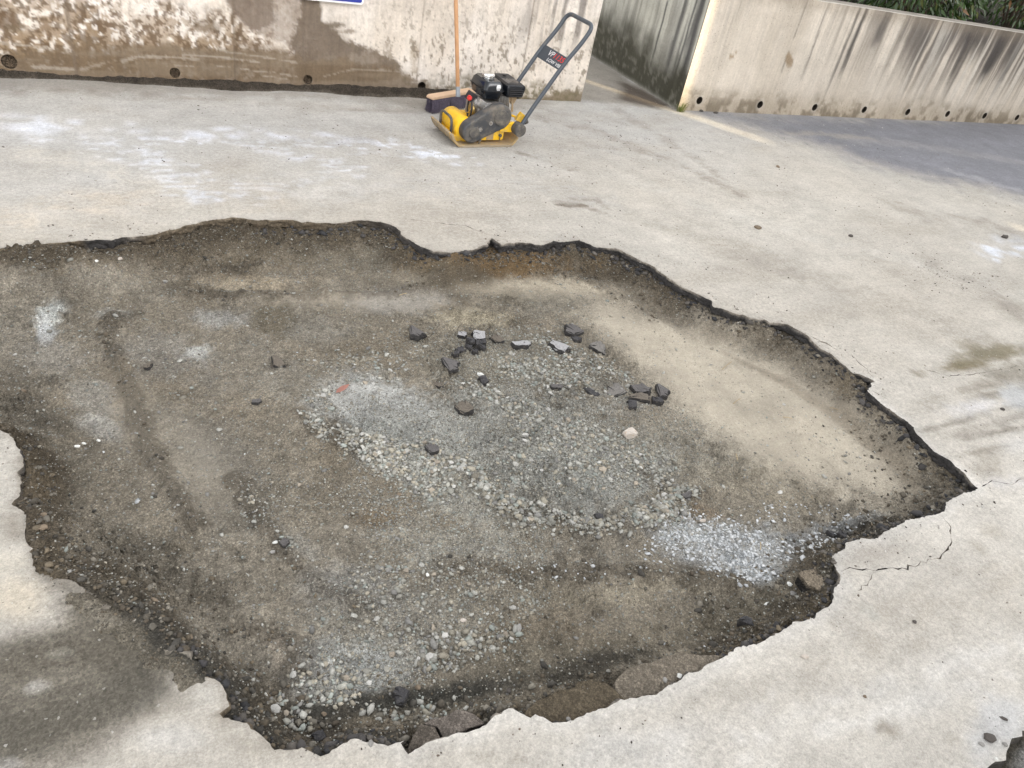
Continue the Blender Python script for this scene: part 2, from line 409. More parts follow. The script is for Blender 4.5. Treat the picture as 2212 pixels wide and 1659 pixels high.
# ------------------------------------------------------------------ pavement
def jgrid(x0, x1, y0, y1, s):
    X, Y = np.meshgrid(np.arange(x0, x1 + 1e-6, s), np.arange(y0, y1 + 1e-6, s)); P = np.stack([X.ravel(), Y.ravel()], 1)
    return P + rng.uniform(-.2, .2, P.shape) * s
near = jgrid(-1.0, 4.2, -.1, 4.4, .024); mid = jgrid(-1.2, 10.0, -.5, 8.5, .055)
mid = mid[~((mid[:, 0] > -1.02) & (mid[:, 0] < 4.22) & (mid[:, 1] > -.12) & (mid[:, 1] < 4.42))]
far = jgrid(-16, 26, -16, 24, 2.0); far = far[~((far[:, 0] > -1.4) & (far[:, 0] < 10.2) & (far[:, 1] > -.7) & (far[:, 1] < 8.7))]
ring = np.array([(a, b) for a in (-80, -45, 0, 45, 80) for b in (-80, -45, 0, 45, 80) if max(abs(a), abs(b)) > 40], float)
P0 = np.concatenate([near, mid, far, ring])
def thin(P, L, d):
    lo, hi = L.min(0) - d, L.max(0) + d; k = np.where(np.all((P > lo) & (P < hi), 1))[0]
    if not len(k): return P
    s = seg_dist(P[k], L, True); bad = (s < d) | inside(P[k], L); return np.delete(P, k[bad], 0)
P0 = thin(P0, RIM, .006); P0 = thin(P0, RIM2, .008)
for c in CRACK_W: P0 = thin(P0, c, .004)
PV, PT = cdt_sheet(P0, [RIM, RIM2] + CRACK_W)

C_DUST = (.462, .428, .378)
C_GREY = (.375, .372, .365)
C_ASPH = (.178, .181, .205)
C_MUD = (.155, .125, .092)
def paint_pave(P):
    X, Y = P[:, 0], P[:, 1]
    pt = Paint(P, C_DUST, freq=2.2, seed=11)
    # further from the pit the dust is thinner and greyer
    pt.mix(sst(3.3, 4.6, Y - .15 * (X - 1) + pt.n * 1.2) * .75, C_GREY)
    pt.mix(sst(.2, .8, fbm(X * 1.3 + 3, Y * 1.3, 77, 4)) * .35, (.44, .425, .395))
    pt.mix(sst(.5, .75, fbm(X * 2.0, Y * 5.0, 87, 5)) * .30, (.33, .295, .245))
    pt.mix(sst(2.2, .7, Y) * sst(.2, .9, X) * .6, (.55, .52, .475))
    for L, w, c, a in [([(2212,420),(2000,440),(1700,470),(1450,520)], .25, (.50,.47,.42), .4), ([(2212,760),(1900,640),(1650,560),(1400,480),(1200,400)], .16, (.36,.33,.285), .35), ([(2212,640),(1950,560),(1700,500),(1480,430),(1300,370)], .12, (.50,.475,.43), .4),
                       ([(0,480),(200,440),(400,420),(560,430)], .2, (.46,.415,.355), .5), ([(0,330),(180,350),(330,400),(420,455)], .14, (.50,.47,.42), .4), ([(700,420),(900,400),(1150,400),(1300,440)], .2, (.47,.45,.42), .4), ([(1500,1560),(1750,1480),(2000,1400),(2212,1300)], .14, (.43,.40,.355), .4), ([(1300,1659),(1600,1590),(1900,1520),(2212,1400)], .09, (.60,.575,.54), .4), ([(1850,1380),(2000,1330),(2212,1230)], .1, (.44,.405,.355), .35)]:
        pt.line([gp(*p) for p in L], w, c, min(.8, a * 1.6), 1.2, streak=.6)
    # pale chalky scuffs on the far side
    W = (.62, .64, .69)
    for L, w, a in [([(0,265),(120,268),(260,280),(380,296),(420,300)], .10, .5), ([(0,285),(120,285),(250,310),(330,345),(390,385),(430,420)], .16, .42),
                    ([(390,298),(480,284),(560,288),(640,298),(760,312),(880,325),(1000,352)], .11, .55), ([(520,300),(600,325),(680,345),(760,365)], .09, .4),
                    ([(860,310),(930,328),(985,345)], .07, .6), ([(500,420),(600,400),(700,380)], .12, .25), ([(2140,550),(2180,535),(2230,525)], .10, .7)]:
        pt.line([gp(*p) for p in L], w * 1.15, W, a, 1.6, streak=.9)
    # tyre sweeps and brown smears
    B = (.22, .19, .155)
    for L, w, a in [([(1180,255),(1260,275),(1330,300),(1400,330),(1500,370),(1600,420)], .10, .42), ([(1330,240),(1420,290),(1480,330),(1560,385)], .07, .3),
                    ([(1210,440),(1260,445),(1305,460)], .035, .75), ([(1240,432),(1290,432),(1310,450)], .025, .5), ([(1120,330),(1190,352),(1240,368)], .035, .5),
                    ([(380,210),(620,225),(760,238),(930,240)], .05, .35), ([(640,300),(720,310),(800,300)], .05, .2), ([(60,200),(200,205),(420,215)], .09, .25),
                    ([(830,210),(1000,240),(1200,250),(1320,262)], .09, .22),
                    ([(1900,430),(2010,470),(2130,480),(2212,520)], .12, .35), ([(2000,560),(2080,600),(2140,640),(2212,690)], .10, .35)]:
        pt.line([gp(*p) for p in L], w, B, a, 1.5, streak=.6)
    # dark asphalt left clear of dust along the right-hand wall
    asph = [gp(*p) for p in [(1500,243),(1580,262),(1640,285),(1720,305),(1800,330),(1850,352),(1920,368),(1990,388),(2080,405),(2212,425),(2500,470),(2900,330),(2212,250)]]
    pt.poly(asph, C_ASPH, .93, .30, .30)
    pt.line([gp(*p) for p in [(1830,300),(1960,312),(2080,330),(2212,352)]], .12, (.27, .265, .27), .55, 1.4)
    pt.line([gp(*p) for p in [(1700,288),(1780,290),(1880,300)]], .05, (.36, .33, .28), .4, 1.5)
    pt.line([gp(*p) for p in [(2050,370),(2130,392),(2212,415)]], .08, (.36, .36, .37), .45, 1.4)
    # alley: damp floor
    al = [(3.3, 5.36), (4.25, 5.18), (4.25, 8.6), (2.6, 8.6), (2.6, 5.6)]
    pt.poly(al, (.23, .205, .17), .8, .04, .08)
    pt.poly([gp(*p) for p in [(1330,170),(1400,200),(1455,232),(1400,228),(1330,215),(1350,195)]], (.075, .058, .044), .9, .04, .05)
    # soil wash along the left wall foot
    pt.line([(-1, 5.24), (3.0, 5.26)], .22, (.20, .175, .14), .45, 1.2)
    # right-hand tide marks
    for x, y, rx, ry, a, c, al_ in [(2130,775,130,12,-12,(.20,.175,.125),.7),(2160,850,120,10,-12,(.20,.18,.145),.65),(2090,905,130,9,-16,(.22,.20,.165),.6),(2170,930,110,9,-10,(.21,.19,.16),.6),(2120,975,110,10,-12,(.27,.245,.205),.6),(2150,760,90,18,-10,(.21,.185,.13),.7),(2080,790,60,9,-5,(.2,.17,.11),.6),(2190,800,60,22,-8,(.25,.23,.19),.6),(2120,835,110,14,-14,(.25,.225,.185),.55),
                                    (2100,880,60,22,-5,(.56,.55,.56),.5),(2190,855,40,25,0,(.54,.55,.56),.5),(2180,905,60,14,-10,(.24,.22,.19),.5),(2100,930,90,14,-15,(.28,.255,.22),.45),
                                    (2130,1010,60,35,0,(.31,.28,.235),.45),(2090,745,30,12,0,(.25,.22,.16),.4),(2200,960,50,25,0,(.52,.51,.50),.35),(2170,1045,70,18,0,(.50,.48,.47),.5)]:
        gell(pt, x, y, rx * 1.1, ry * 1.2, a, c, min(.95, al_ * 1.4), soft=.7, rag=1.3)
    # soil spilt over the rim on the near left
    dirty = [gp(*p) for p in [(96,1236),(190,1278),(320,1352),(345,1395),(425,1425),(445,1452),(405,1464),(345,1486),(300,1545),(250,1595),(160,1645),(0,1695),(-140,1710),(-140,1400),(0,1385),(30,1352),(92,1342),(112,1300)]]
    keep_ = pt.col.copy()
    pt.poly(dirty, (.165, .147, .118), .93, .07, .06)
    pt.poly([gp(*p) for p in [(104,1240),(190,1278),(320,1352),(345,1395),(425,1425),(330,1440),(240,1400),(160,1320)]], (.115, .101, .080), .85, .06, .06)
    pt.line([gp(*p) for p in [(-60,1440),(80,1425),(200,1400),(300,1420)]], .07, (.105, .093, .073), .8, 1.0)
    pt.line([gp(*p) for p in [(-60,1600),(60,1575),(190,1530),(300,1490)]], .085, (.095, .086, .069), .85, .9)
    pt.line([gp(*p) for p in [(-40,1512),(60,1520),(160,1500)]], .04, (.125, .112, .09), .6, 1.0)
    for x, y, rx, ry, a, c, al_ in [(30,1140,40,40,0,(.22,.19,.15),.6),(60,1010,45,50,0,(.17,.145,.11),.5),(350,1530,90,18,-20,(.2,.18,.145),.55),
                                    (540,1610,90,30,25,(.33,.30,.25),.5),(480,1545,40,12,-15,(.26,.23,.18),.5),
                                    ]:
        gell(pt, x, y, rx, ry, a, c, al_, soft=.7, rag=.9)
    for x, y, rx, ry, a, c, al_ in [(70,1484,30,11,-8,(.44,.42,.38),.75),(135,1412,34,7,-8,(.28,.26,.22),.6),(35,1290,60,50,0,(.55,.49,.40),.9),(15,1215,55,28,0,(.52,.48,.41),.8),(370,1595,90,34,0,(.54,.52,.49),.65),(20,1655,60,10,0,(.50,.49,.48),.5),(440,1495,30,22,0,(.46,.44,.40),.6)]:
        gell(pt, x, y, rx, ry, a, c, al_, soft=.6, rag=.45)
    # stains on the near slab
    for x, y, rx, ry, a, c, al_ in [(1915,1575,28,12,20,(.2,.17,.125),.7),(1870,1590,40,14,0,(.28,.25,.21),.5),(2055,1595,16,8,15,(.2,.17,.13),.6),(960,1625,60,14,-5,(.24,.21,.165),.55),(1090,1640,60,12,0,(.27,.24,.19),.5),
                                    (2110,1180,40,14,40,(.30,.265,.21),.5),(2140,1150,30,20,0,(.34,.30,.24),.4),(1880,1325,22,12,40,(.46,.45,.41),.5),(2160,1560,80,50,-40,(.50,.51,.53),.55),(1820,1480,90,26,0,(.34,.31,.27),.35),
                                    (1310,1620,140,28,-10,(.46,.445,.42),.5),(1960,1500,120,40,0,(.45,.435,.41),.4),(1900,1190,50,18,0,(.34,.30,.26),.35),(1760,1440,60,16,-20,(.35,.32,.28),.35)]:
        gell(pt, x, y, rx, ry, a, c, al_, soft=.75, rag=1.5)
    # pale broken lip along the near rim
    k = np.all((P > RIM.min(0) - .2) & (P < RIM.max(0) + .2), 1); d = np.full(len(P), 9.); d[k] = seg_dist(P[k], RIM[::2], True)
    sel = sst(2.1, 1.5, Y) * sst(.1, .5, X)
    pt.mix((1 - sst(.008, .05, d + pt.n2 * .05)) * sel * .5, (.55, .53, .50))
    pt.mix((1 - sst(.002, .012, d + pt.n2 * .03)) * (1 - sel) * .35, (.20, .17, .135))
    pt.mix(np.where(np.hypot(X - 4, Y - 3) > 12, .8, 0), (.20, .195, .19))
    pt.noise_gain(.90, 1.10)
    dm = np.zeros(len(P)); kk = np.all((P > np.min(dirty, 0) - .3) & (P < np.max(dirty, 0) + .3), 1); dm[kk] = sst(-.06, .05, signed(P[kk], np.array(dirty)) + pt.n[kk] * .1)
    return np.column_stack([pt.col, 1 - dm])
pc = paint_pave(PV)
pz = (fbm(PV[:, 0] * 1.1, PV[:, 1] * 1.1, 4, 3) - .5) * .010 * sst(4.3, 3.6, PV[:, 1]) * sst(5, 4, PV[:, 0])
pz += (fbm(PV[:, 0] * 22, PV[:, 1] * 22, 9, 3) - .5) * .004 * sst(5.1, 4.6, PV[:, 1])
verts = [np.column_stack([PV, pz])]; tris = [PT]; cols_ = [pc]
from_z = lambda L: (fbm(L[:, 0] * 1.1, L[:, 1] * 1.1, 4, 3) - .5) * .010 * sst(4.3, 3.6, L[:, 1]) * sst(5, 4, L[:, 0]) + (fbm(L[:, 0] * 22, L[:, 1] * 22, 9, 3) - .5) * .004 * sst(5.1, 4.6, L[:, 1])
def skirt(L, depth, rings, jit, seed, dark):
    r = np.random.default_rng(seed); n = len(L); off = sum(len(v) for v in verts)
    t = np.roll(L, -1, 0) - np.roll(L, 1, 0); t /= np.linalg.norm(t, axis=1)[:, None] + 1e-9; nn = np.stack([t[:, 1], -t[:, 0]], 1)
    if signed(L[:1] + nn[:1] * .004, L)[0] < 0: nn = -nn      # nn points into the hole
    top = from_z(L); VV = []; CC = []
    s = np.arange(n) * .011
    dust = sst(.45, .65, fbm(s * 6, s * 0, seed + 3, 4))
    soily = np.clip(sst(1.35, .75, L[:, 0]) * sst(1.7, 2.2, L[:, 1]) + sst(.55, .1, L[:, 0]), 0, 1) * sst(.30, .5, fbm(s * 3, s * 0 + 4, seed + 5, 3))
    for k in range(rings):
        f = k / (rings - 1)
        inn = np.zeros(n) if k == 0 else (fbm(s * 30, np.full(n, k * 1.3), seed + k, 3) - .42) * jit - .006 * f
        VV.append(np.column_stack([L + nn * inn[:, None], top - depth * f * (1 if k == 0 else 1 + .25 * (fbm(s * 12, np.full(n, 5.), seed) - .5))]))
        c = np.tile(np.array(dark), (n, 1)) * (.7 + .7 * fbm(s * 40, np.full(n, k * 2.), seed + 20 + k, 3))[:, None]
        if k <= 1: c = c * (1 - dust[:, None] * (.8 - .35 * k)) + np.array([.36, .32, .27]) * dust[:, None] * (.8 - .35 * k)
        c = c * (1 - soily[:, None] * .8) + np.array([.15, .118, .08]) * soily[:, None] * .8
        CC.append(c)
    F = []
    for k in range(rings - 1):
        a = off + k * n + np.arange(n); b = off + k * n + (np.arange(n) + 1) % n; c = b + n; d = a + n
        F += [np.column_stack([a, b, c]), np.column_stack([a, c, d])]
    CC = np.concatenate(CC); verts.append(np.concatenate(VV)); cols_.append(np.column_stack([CC, np.zeros(len(CC))])); tris.append(np.concatenate(F))
skirt(RIM, .044, 7, .030, 31, (.050, .047, .046))
skirt(RIM2, .04, 3, .008, 41, (.06, .055, .05))
for i, c in enumerate(CRACK_W): skirt(c, .03, 2, 0.0, 60 + i, (.03, .027, .024))
pav = fastmesh('pavement', np.concatenate(verts), np.concatenate(tris), M_PAVE, np.concatenate(cols_))
structure(pav)

# ------------------------------------------------------------------ pit floor
FZ = -.125
SPILL = [(60,1120),(95,1215),(190,1270),(330,1345),(350,1395),(425,1425),(445,1462),(370,1478),(300,1494),(215,1548),(120,1605),(-40,1690),(-110,1650),(-60,1520),(60,1478),(140,1425),(160,1360),(115,1290),(60,1235),(30,1190),(35,1110)]
SPILL_W = np.array([gp(*p) for p in SPILL])
lo, hi = np.minimum(RIM.min(0), SPILL_W.min(0)) - .12, RIM.max(0) + .12; CS = .0078
gx = np.arange(lo[0], hi[0], CS); gy = np.arange(lo[1], hi[1], CS)
GX, GY = np.meshgrid(gx, gy); GP = np.stack([GX.ravel(), GY.ravel()], 1)
cgx = np.arange(lo[0] - .05, hi[0] + .07, .03); cgy = np.arange(lo[1] - .05, hi[1] + .07, .03)
CX, CY = np.meshgrid(cgx, cgy); CD = signed(np.stack([CX.ravel(), CY.ravel()], 1), RIM[::3]).reshape(CX.shape)
def bil(A, x0, y0, s, P):
    fx = np.clip((P[:, 0] - x0) / s, 0, A.shape[1] - 1.001); fy = np.clip((P[:, 1] - y0) / s, 0, A.shape[0] - 1.001)
    ix, iy = fx.astype(int), fy.astype(int); fx -= ix; fy -= iy
    return (A[iy, ix] * (1 - fx) + A[iy, ix + 1] * fx) * (1 - fy) + (A[iy + 1, ix] * (1 - fx) + A[iy + 1, ix + 1] * fx) * fy
D = bil(CD, cgx[0], cgy[0], .03, GP)
def wblob(P, x, y, rx, ry, ang, z=FZ):
    c = gp(x, y, z); t = math.radians(ang); ca, sa = math.cos(t), math.sin(t)
    a = gp(x + rx * ca, y + rx * sa, z) - c; b = gp(x - ry * sa, y + ry * ca, z) - c
    q = (P - c) @ np.linalg.inv(np.array([a, b]).T).T; return np.hypot(q[:, 0], q[:, 1])
n1 = fbm(GP[:, 0] * 3, GP[:, 1] * 3, 21, 4) - .5; n2 = fbm(GP[:, 0] * 18, GP[:, 1] * 18, 22, 4, .6) - .5; n3 = fbm(GP[:, 0] * 60, GP[:, 1] * 60, 23, 3, .6) - .5
n4 = np.clip(fbm(GP[:, 0] * 26, GP[:, 1] * 26, 24, 4, .7) - .56, 0, 1) * sst(.42, .6, fbm(GP[:, 0] * 2.6, GP[:, 1] * 2.6, 25, 3))
soft = np.clip(1 - wblob(GP, 180, 1240, 330, 190, 35, 0), 0, 1) + np.clip(1 - wblob(GP, 60, 560, 330, 60, 0, 0), 0, 1) * .8  # rim slumped here
soft = np.clip(soft * 2, 0, 1)
bw = .145 + .10 * n1 + .16 * soft
spill = sst(.25, .7, soft)
thick = np.clip(fbm(GP[:, 0] * 5, GP[:, 1] * 5, 27, 4, .65) * 3.2 - .95, .12, 1.25)
thick = np.minimum(1.25, thick * (1 + .9 * sst(1.0, 1.5, GP[:, 0]) * sst(.9, 1.2, GP[:, 1])))
rim_z = -.034 * thick * (1 - spill) + .006 * spill
prof = sst(0, 1, (D + .01 + n2 * .07) / bw)
SHELF = np.array([gp(x, y, FZ) for x, y in [(1300,640),(1420,690),(1560,738),(1700,785),(1800,845),(1885,925),(1975,1030),(2000,1078),(1900,1090),(1780,1070),(1640,1010),(1500,930),(1400,850),(1320,760),(1240,690)]])
flat = sst(-.12, .16, signed(GP, SHELF) + n1 * .2)
flat = np.maximum(flat, .5 * np.exp(-wblob(GP, 850, 880, 160, 60, 14) ** 4)); flat = np.maximum(flat, .75 * np.exp(-wblob(GP, 800, 650, 260, 26, 2) ** 4)); flat = np.maximum(flat, .7 * np.exp(-wblob(GP, 1120, 620, 260, 24, 4) ** 4)); flat = np.maximum(flat, .6 * np.exp(-wblob(GP, 300, 900, 60, 140, -25) ** 4)); flat = np.maximum(flat, .6 * np.exp(-wblob(GP, 430, 1010, 70, 130, -25) ** 4))
n2 = n2 * (1 - .75 * flat); n3 = n3 * (1 - .8 * flat); n4 = n4 * (1 - flat)
HZ = rim_z + (FZ - rim_z) * prof + n1 * .035 * sst(.05, .3, D) + n2 * .026 * sst(-.02, .1, D) + n3 * .012 + n4 * .16
HZ = np.where(D < 0, np.minimum(HZ, -.042), HZ)
sdp = np.full(len(GP), -1.); k_ = np.where(D < .06)[0]; sdp[k_] = signed(GP[k_], SPILL_W)
spz = np.clip(sdp * .16, -.06, .008) + n1 * .030 + n2 * .030 + n3 * .006 - .003 - np.clip(-D - .035, 0, 1) * .35
HZ = np.where(D < 0, np.maximum(HZ, np.where(sdp > -.12, spz, -1)), HZ)
HZ = np.where((D >= 0) & (D < .06) & (sdp > 0), HZ + (np.maximum(HZ, spz) - HZ) * (1 - D / .06), HZ)
HZ += .030 * np.exp(-wblob(GP, 1150, 950, 300, 200, 0) ** 2 * 1.2)
RIDGES = [([(240,690),(232,730),(262,800),(290,880),(312,940),(345,1020),(390,1090),(420,1140)], .045, .020, -1), ([(380,590),(430,592),(500,582),(570,582)], .05, .022, 1),
          ([(300,680),(260,690),(240,705)], .05, .012, 1), ([(505,1040),(540,1090),(580,1150),(625,1210),(690,1270),(790,1310)], .045, .016, -1),
          ([(1000,1040),(1060,1090),(1130,1120),(1200,1140),(1290,1150),(1380,1140),(1470,1090),(1520,1070)], .06, .022, 0), ([(640,900),(720,950),(790,985)], .06, .010, 0),
          ([(1150,590),(1260,600),(1330,640),(1400,690),(1450,720)], .05, .016, 1), ([(1640,740),(1760,800),(1860,900),(1930,980),(1990,1080)], .035, .012, 1),
          ([(1780,1000),(1830,1050),(1900,1085),(1990,1080)], .04, .012, -1), ([(700,640),(830,640),(980,600),(1100,590)], .06, .013, 1), ([(1350,1010),(1450,1060)], .06, .008, 0),
          ([(560,1360),(640,1400),(640,1450)], .06, .012, 0), ([(980,1230),(1200,1250),(1400,1240),(1600,1260)], .07, .010, 1), ([(380,640),(560,640),(700,640)], .05, .010, 1)]
rp = []
for L, w, h, side in RIDGES:
    W = np.array([gp(x, y, FZ) for x, y in L]); k = np.where(np.all((GP > W.min(0) - w * 3) & (GP < W.max(0) + w * 3), 1))[0]
    d = seg_dist(GP[k], W); e = np.exp(-(d / w * (1 + n2[k] * 1.5)) ** 2 * 2)
    HZ[k] += 1.5 * h * e * (.6 + n2[k] * 1.5 + .5)
    d2 = seg_dist(GP[k], W + np.array([0, .055 * (1 if side >= 0 else -1)])); HZ[k] -= .45 * h * np.exp(-(d2 / w) ** 2 * 2) * (side != 0)
    rp.append((W, w))
LEDGES = [[(880,1630),(892,1592),(908,1566),(936,1572),(953,1598),(932,1614)], [(917,1562),(950,1548),(985,1531),(1012,1535),(1046,1553),(1050,1566),(985,1592),(962,1598),(944,1572)],
          [(1130,1545),(1160,1520),(1200,1500),(1262,1470),(1310,1475),(1332,1492),(1348,1512),(1290,1548),(1225,1568),(1170,1552)], [(1328,1475),(1348,1440),(1400,1426),(1480,1414),(1560,1418),(1510,1458),(1436,1492),(1384,1512),(1338,1516)],
          ]
for L in LEDGES:
    W = np.array([gp(x, y, -.02) for x, y in L]); k = np.where(np.all((GP > W.min(0) - .1) & (GP < W.max(0) + .1), 1))[0]
    sdl = signed(GP[k], W); HZ[k] -= .05 * sst(-.05, .0, sdl)
HGT = HZ.reshape(GX.shape)
def floor_z(x, y): return float(bil(HGT, gx[0], gy[0], CS, np.array([[x, y]]))[0])

Z = FZ
def paint_floor(P, D, Hn):
    pt = Paint(P, (.150, .130, .102), freq=4.0, seed=61)
    pt.mix(sst(.4, .7, fbm(P[:, 0] * 2.2, P[:, 1] * 2.2, 71, 4)) * .45, (.190, .172, .145))
    pt.mix(sst(.5, .72, fbm(P[:, 0] * 3.2 + 9, P[:, 1] * 3.2, 75, 4)) * .5, (.115, .094, .068))
    A = [ # x, y, rx, ry, angle, colour, alpha
     (1620,850,360,130,24,(.225,.196,.156),.7),(1850,1000,170,100,35,(.24,.21,.17),.7),(1560,800,170,60,20,(.245,.214,.172),.5),(1150,610,260,30,4,(.25,.215,.165),.6),(1020,690,80,24,0,(.31,.27,.20),.6),(860,650,110,28,0,(.20,.185,.165),.6),
     (1500,1000,160,80,20,(.205,.185,.15),.5),(1650,1060,140,50,15,(.20,.172,.13),.5),(520,612,90,18,0,(.28,.235,.175),.6),(470,690,70,24,-5,(.27,.265,.255),.5),(420,758,38,17,-10,(.36,.36,.35),.65),
     (350,760,120,60,0,(.20,.188,.17),.4),(108,682,42,30,-30,(.40,.40,.38),.85),(95,712,22,25,0,(.40,.40,.40),.8),(190,860,60,60,0,(.23,.22,.20),.4),(210,920,50,25,20,(.31,.30,.28),.4),
     (110,770,80,45,0,(.19,.175,.155),.5),(250,680,40,14,0,(.30,.29,.27),.5),(840,876,200,76,14,(.235,.233,.224),.8),(930,940,150,66,20,(.24,.24,.23),.75),(770,862,130,50,0,(.245,.24,.228),.65),(980,960,130,70,20,(.25,.245,.225),.6),
     (1150,960,300,180,10,(.225,.218,.20),.75),(1300,1020,130,80,0,(.235,.235,.22),.5),(900,1010,170,60,25,(.27,.268,.25),.7),(1050,780,160,70,0,(.17,.155,.125),.5),(960,1080,170,60,30,(.235,.225,.20),.6),(880,1150,120,60,0,(.215,.20,.17),.45),
     (830,1120,75,34,0,(.12,.092,.062),.75),(1010,1190,150,60,0,(.24,.225,.195),.5),(740,1270,150,50,10,(.23,.225,.215),.45),(780,1430,130,62,0,(.30,.30,.29),.75),(700,1480,70,40,0,(.27,.265,.25),.6),
     (600,1410,35,24,50,(.36,.31,.25),.55),(860,1330,200,70,0,(.20,.185,.16),.5),(1080,1290,170,60,0,(.205,.185,.152),.4),(1300,1290,160,40,0,(.195,.17,.13),.55),
     (1570,1175,190,64,12,(.25,.26,.27),.6),(1620,1232,70,32,20,(.28,.295,.31),.6),(1760,1175,110,36,-20,(.25,.262,.275),.65),(1870,1130,70,22,-20,(.25,.27,.285),.55),(1500,1150,60,28,10,(.36,.38,.39),.5),(1690,1200,60,30,0,(.30,.30,.295),.5),
     (1500,1108,90,18,5,(.125,.095,.065),.7),(1420,1270,140,22,0,(.19,.165,.125),.5),(1600,1330,170,60,-22,(.085,.074,.056),.75),(1430,1370,190,40,-10,(.13,.112,.085),.6),
     (590,690,48,46,20,(.095,.080,.058),.75),(530,570,160,28,0,(.12,.098,.07),.6),(1300,580,170,36,12,(.105,.088,.065),.7),(1480,670,130,40,28,(.095,.08,.06),.65),(1250,660,140,40,10,(.135,.12,.095),.5),
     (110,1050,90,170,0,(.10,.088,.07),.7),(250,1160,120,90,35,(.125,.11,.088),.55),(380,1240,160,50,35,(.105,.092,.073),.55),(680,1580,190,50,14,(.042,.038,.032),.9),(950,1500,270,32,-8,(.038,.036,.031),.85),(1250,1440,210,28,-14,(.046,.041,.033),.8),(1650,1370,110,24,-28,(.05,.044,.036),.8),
     (460,1060,170,110,30,(.175,.158,.132),.4),(60,900,80,160,0,(.095,.083,.066),.7),(180,580,200,40,-3,(.105,.085,.060),.75),(520,520,330,26,-2,(.095,.076,.052),.8),(760,560,120,40,0,(.125,.108,.082),.5),(1080,565,150,20,0,(.10,.078,.052),.8),(300,1330,140,40,32,(.085,.074,.058),.75),(520,1480,80,60,45,(.085,.074,.058),.7),(1150,1420,120,40,-10,(.10,.088,.068),.6),(430,950,110,60,20,(.155,.14,.118),.5),(1700,720,160,30,25,(.10,.085,.064),.6),(1880,880,90,26,42,(.13,.112,.086),.5),(700,720,70,30,0,(.19,.175,.15),.5),(650,830,90,50,0,(.165,.15,.125),.4),(640,1180,60,30,30,(.22,.21,.19),.4),(330,900,60,120,-20,(.165,.145,.115),.5),(1990,1090,60,22,-10,(.095,.085,.068),.6)]
    for x, y, rx, ry, a, c, al in A: gell(pt, x, y, rx, ry, a, c, min(1, al * 1.15), z=Z, soft=.65, rag=1.2)
    for W, w in rp: pt.line(W, w * .8, (.068, .057, .044), .62, 1.8)
    # sub-base soil in the bank: damp tone plus painted shade below the rim
    bw_ = 1 + .35 * sst(1.1, 1.7, P[:, 0]) * sst(.9, 1.2, P[:, 1]); bank = 1 - sst(.05 * bw_, .14 * bw_, D + pt.n * .10 + pt.n2 * .05)
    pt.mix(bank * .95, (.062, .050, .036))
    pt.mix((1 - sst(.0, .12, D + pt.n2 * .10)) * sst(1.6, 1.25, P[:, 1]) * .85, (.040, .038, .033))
    pt.mix((1 - sst(.02, .09, D + pt.n2 * .08)) * sst(.52, .66, fbm(P[:, 0] * 4, P[:, 1] * 4, 95, 3)) * .45, (.12, .093, .06))
    pt.poly([gp(x, y, Z) for x, y in [(1300,640),(1420,690),(1560,738),(1700,785),(1800,845),(1885,925),(1975,1030),(2000,1078),(1900,1090),(1780,1070),(1640,1010),(1500,930),(1400,850),(1320,760),(1240,690)]], (.225, .200, .163), .80, .24, .16)
    gell(pt, 1085, 560, 190, 17, 1, (.115, .075, .038), .8, z=-.06, soft=.6, rag=.8)
    pt.poly([gp(x, y, Z) for x, y in [(1560,760),(1700,815),(1830,905),(1940,1010),(1985,1072),(1925,1010),(1810,915),(1690,830)]], (.13, .11, .085), .6, .02, .02)
    out = sst(.0, -.03, D); pt.mix(out, (.105, .092, .072)); pt.mix(out * sst(.5, .7, fbm(P[:, 0] * 9, P[:, 1] * 9, 99, 4)) * .7, (.19, .17, .138))
    pt.col *= (1 + np.clip(Hn, -.5, .5) * .55)[:, None]
    pt.noise_gain(.85, 1.15)
    return pt.col * np.array([1.86, 1.88, 1.88])
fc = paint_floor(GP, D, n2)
ny, nx = GX.shape; idx = np.arange(nx * ny).reshape(ny, nx)
Q = np.stack([idx[:-1, :-1], idx[:-1, 1:], idx[1:, 1:], idx[1:, :-1]], -1).reshape(-1, 4)
keep = ((D[Q] > -.06) | (HZ[Q] > -.025)).all(1); Q = Q[keep]
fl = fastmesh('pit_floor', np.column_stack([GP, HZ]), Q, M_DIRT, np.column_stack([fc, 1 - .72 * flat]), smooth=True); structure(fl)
# base under the rest of the slab so that cracks are not see-through
structure(fastmesh('sub_base', np.array([(-80, -80, -.40), (80, -80, -.40), (80, 80, -.40), (-80, 80, -.40)]), [[0, 1, 2, 3]], M_DIRT, np.full((4, 3), .05)))
# worn corner with soil by the camera's right
lo2, hi2 = RIM2.min(0) - .05, RIM2.max(0) + .05
g2x, g2y = np.meshgrid(np.arange(lo2[0], hi2[0], .012), np.arange(lo2[1], hi2[1], .012)); G2 = np.stack([g2x.ravel(), g2y.ravel()], 1)
d2 = signed(G2, RIM2[::2]); p2 = Paint(G2, (.26, .255, .24), freq=5, seed=90)
p2.mix(1 - sst(.01, .05, d2 + p2.n2 * .05), (.075, .066, .052)); p2.noise_gain(.8, 1.2)
i2 = np.arange(g2x.size).reshape(g2x.shape); q2 = np.stack([i2[:-1, :-1], i2[:-1, 1:], i2[1:, 1:], i2[1:, :-1]], -1).reshape(-1, 4)
fl2 = fastmesh('soil_corner', np.column_stack([G2, -.028 + p2.n * .02 + p2.n2 * .012 + .012 * sst(0.03, .08, d2)]), q2, M_DIRT, p2.col, smooth=True); structure(fl2)

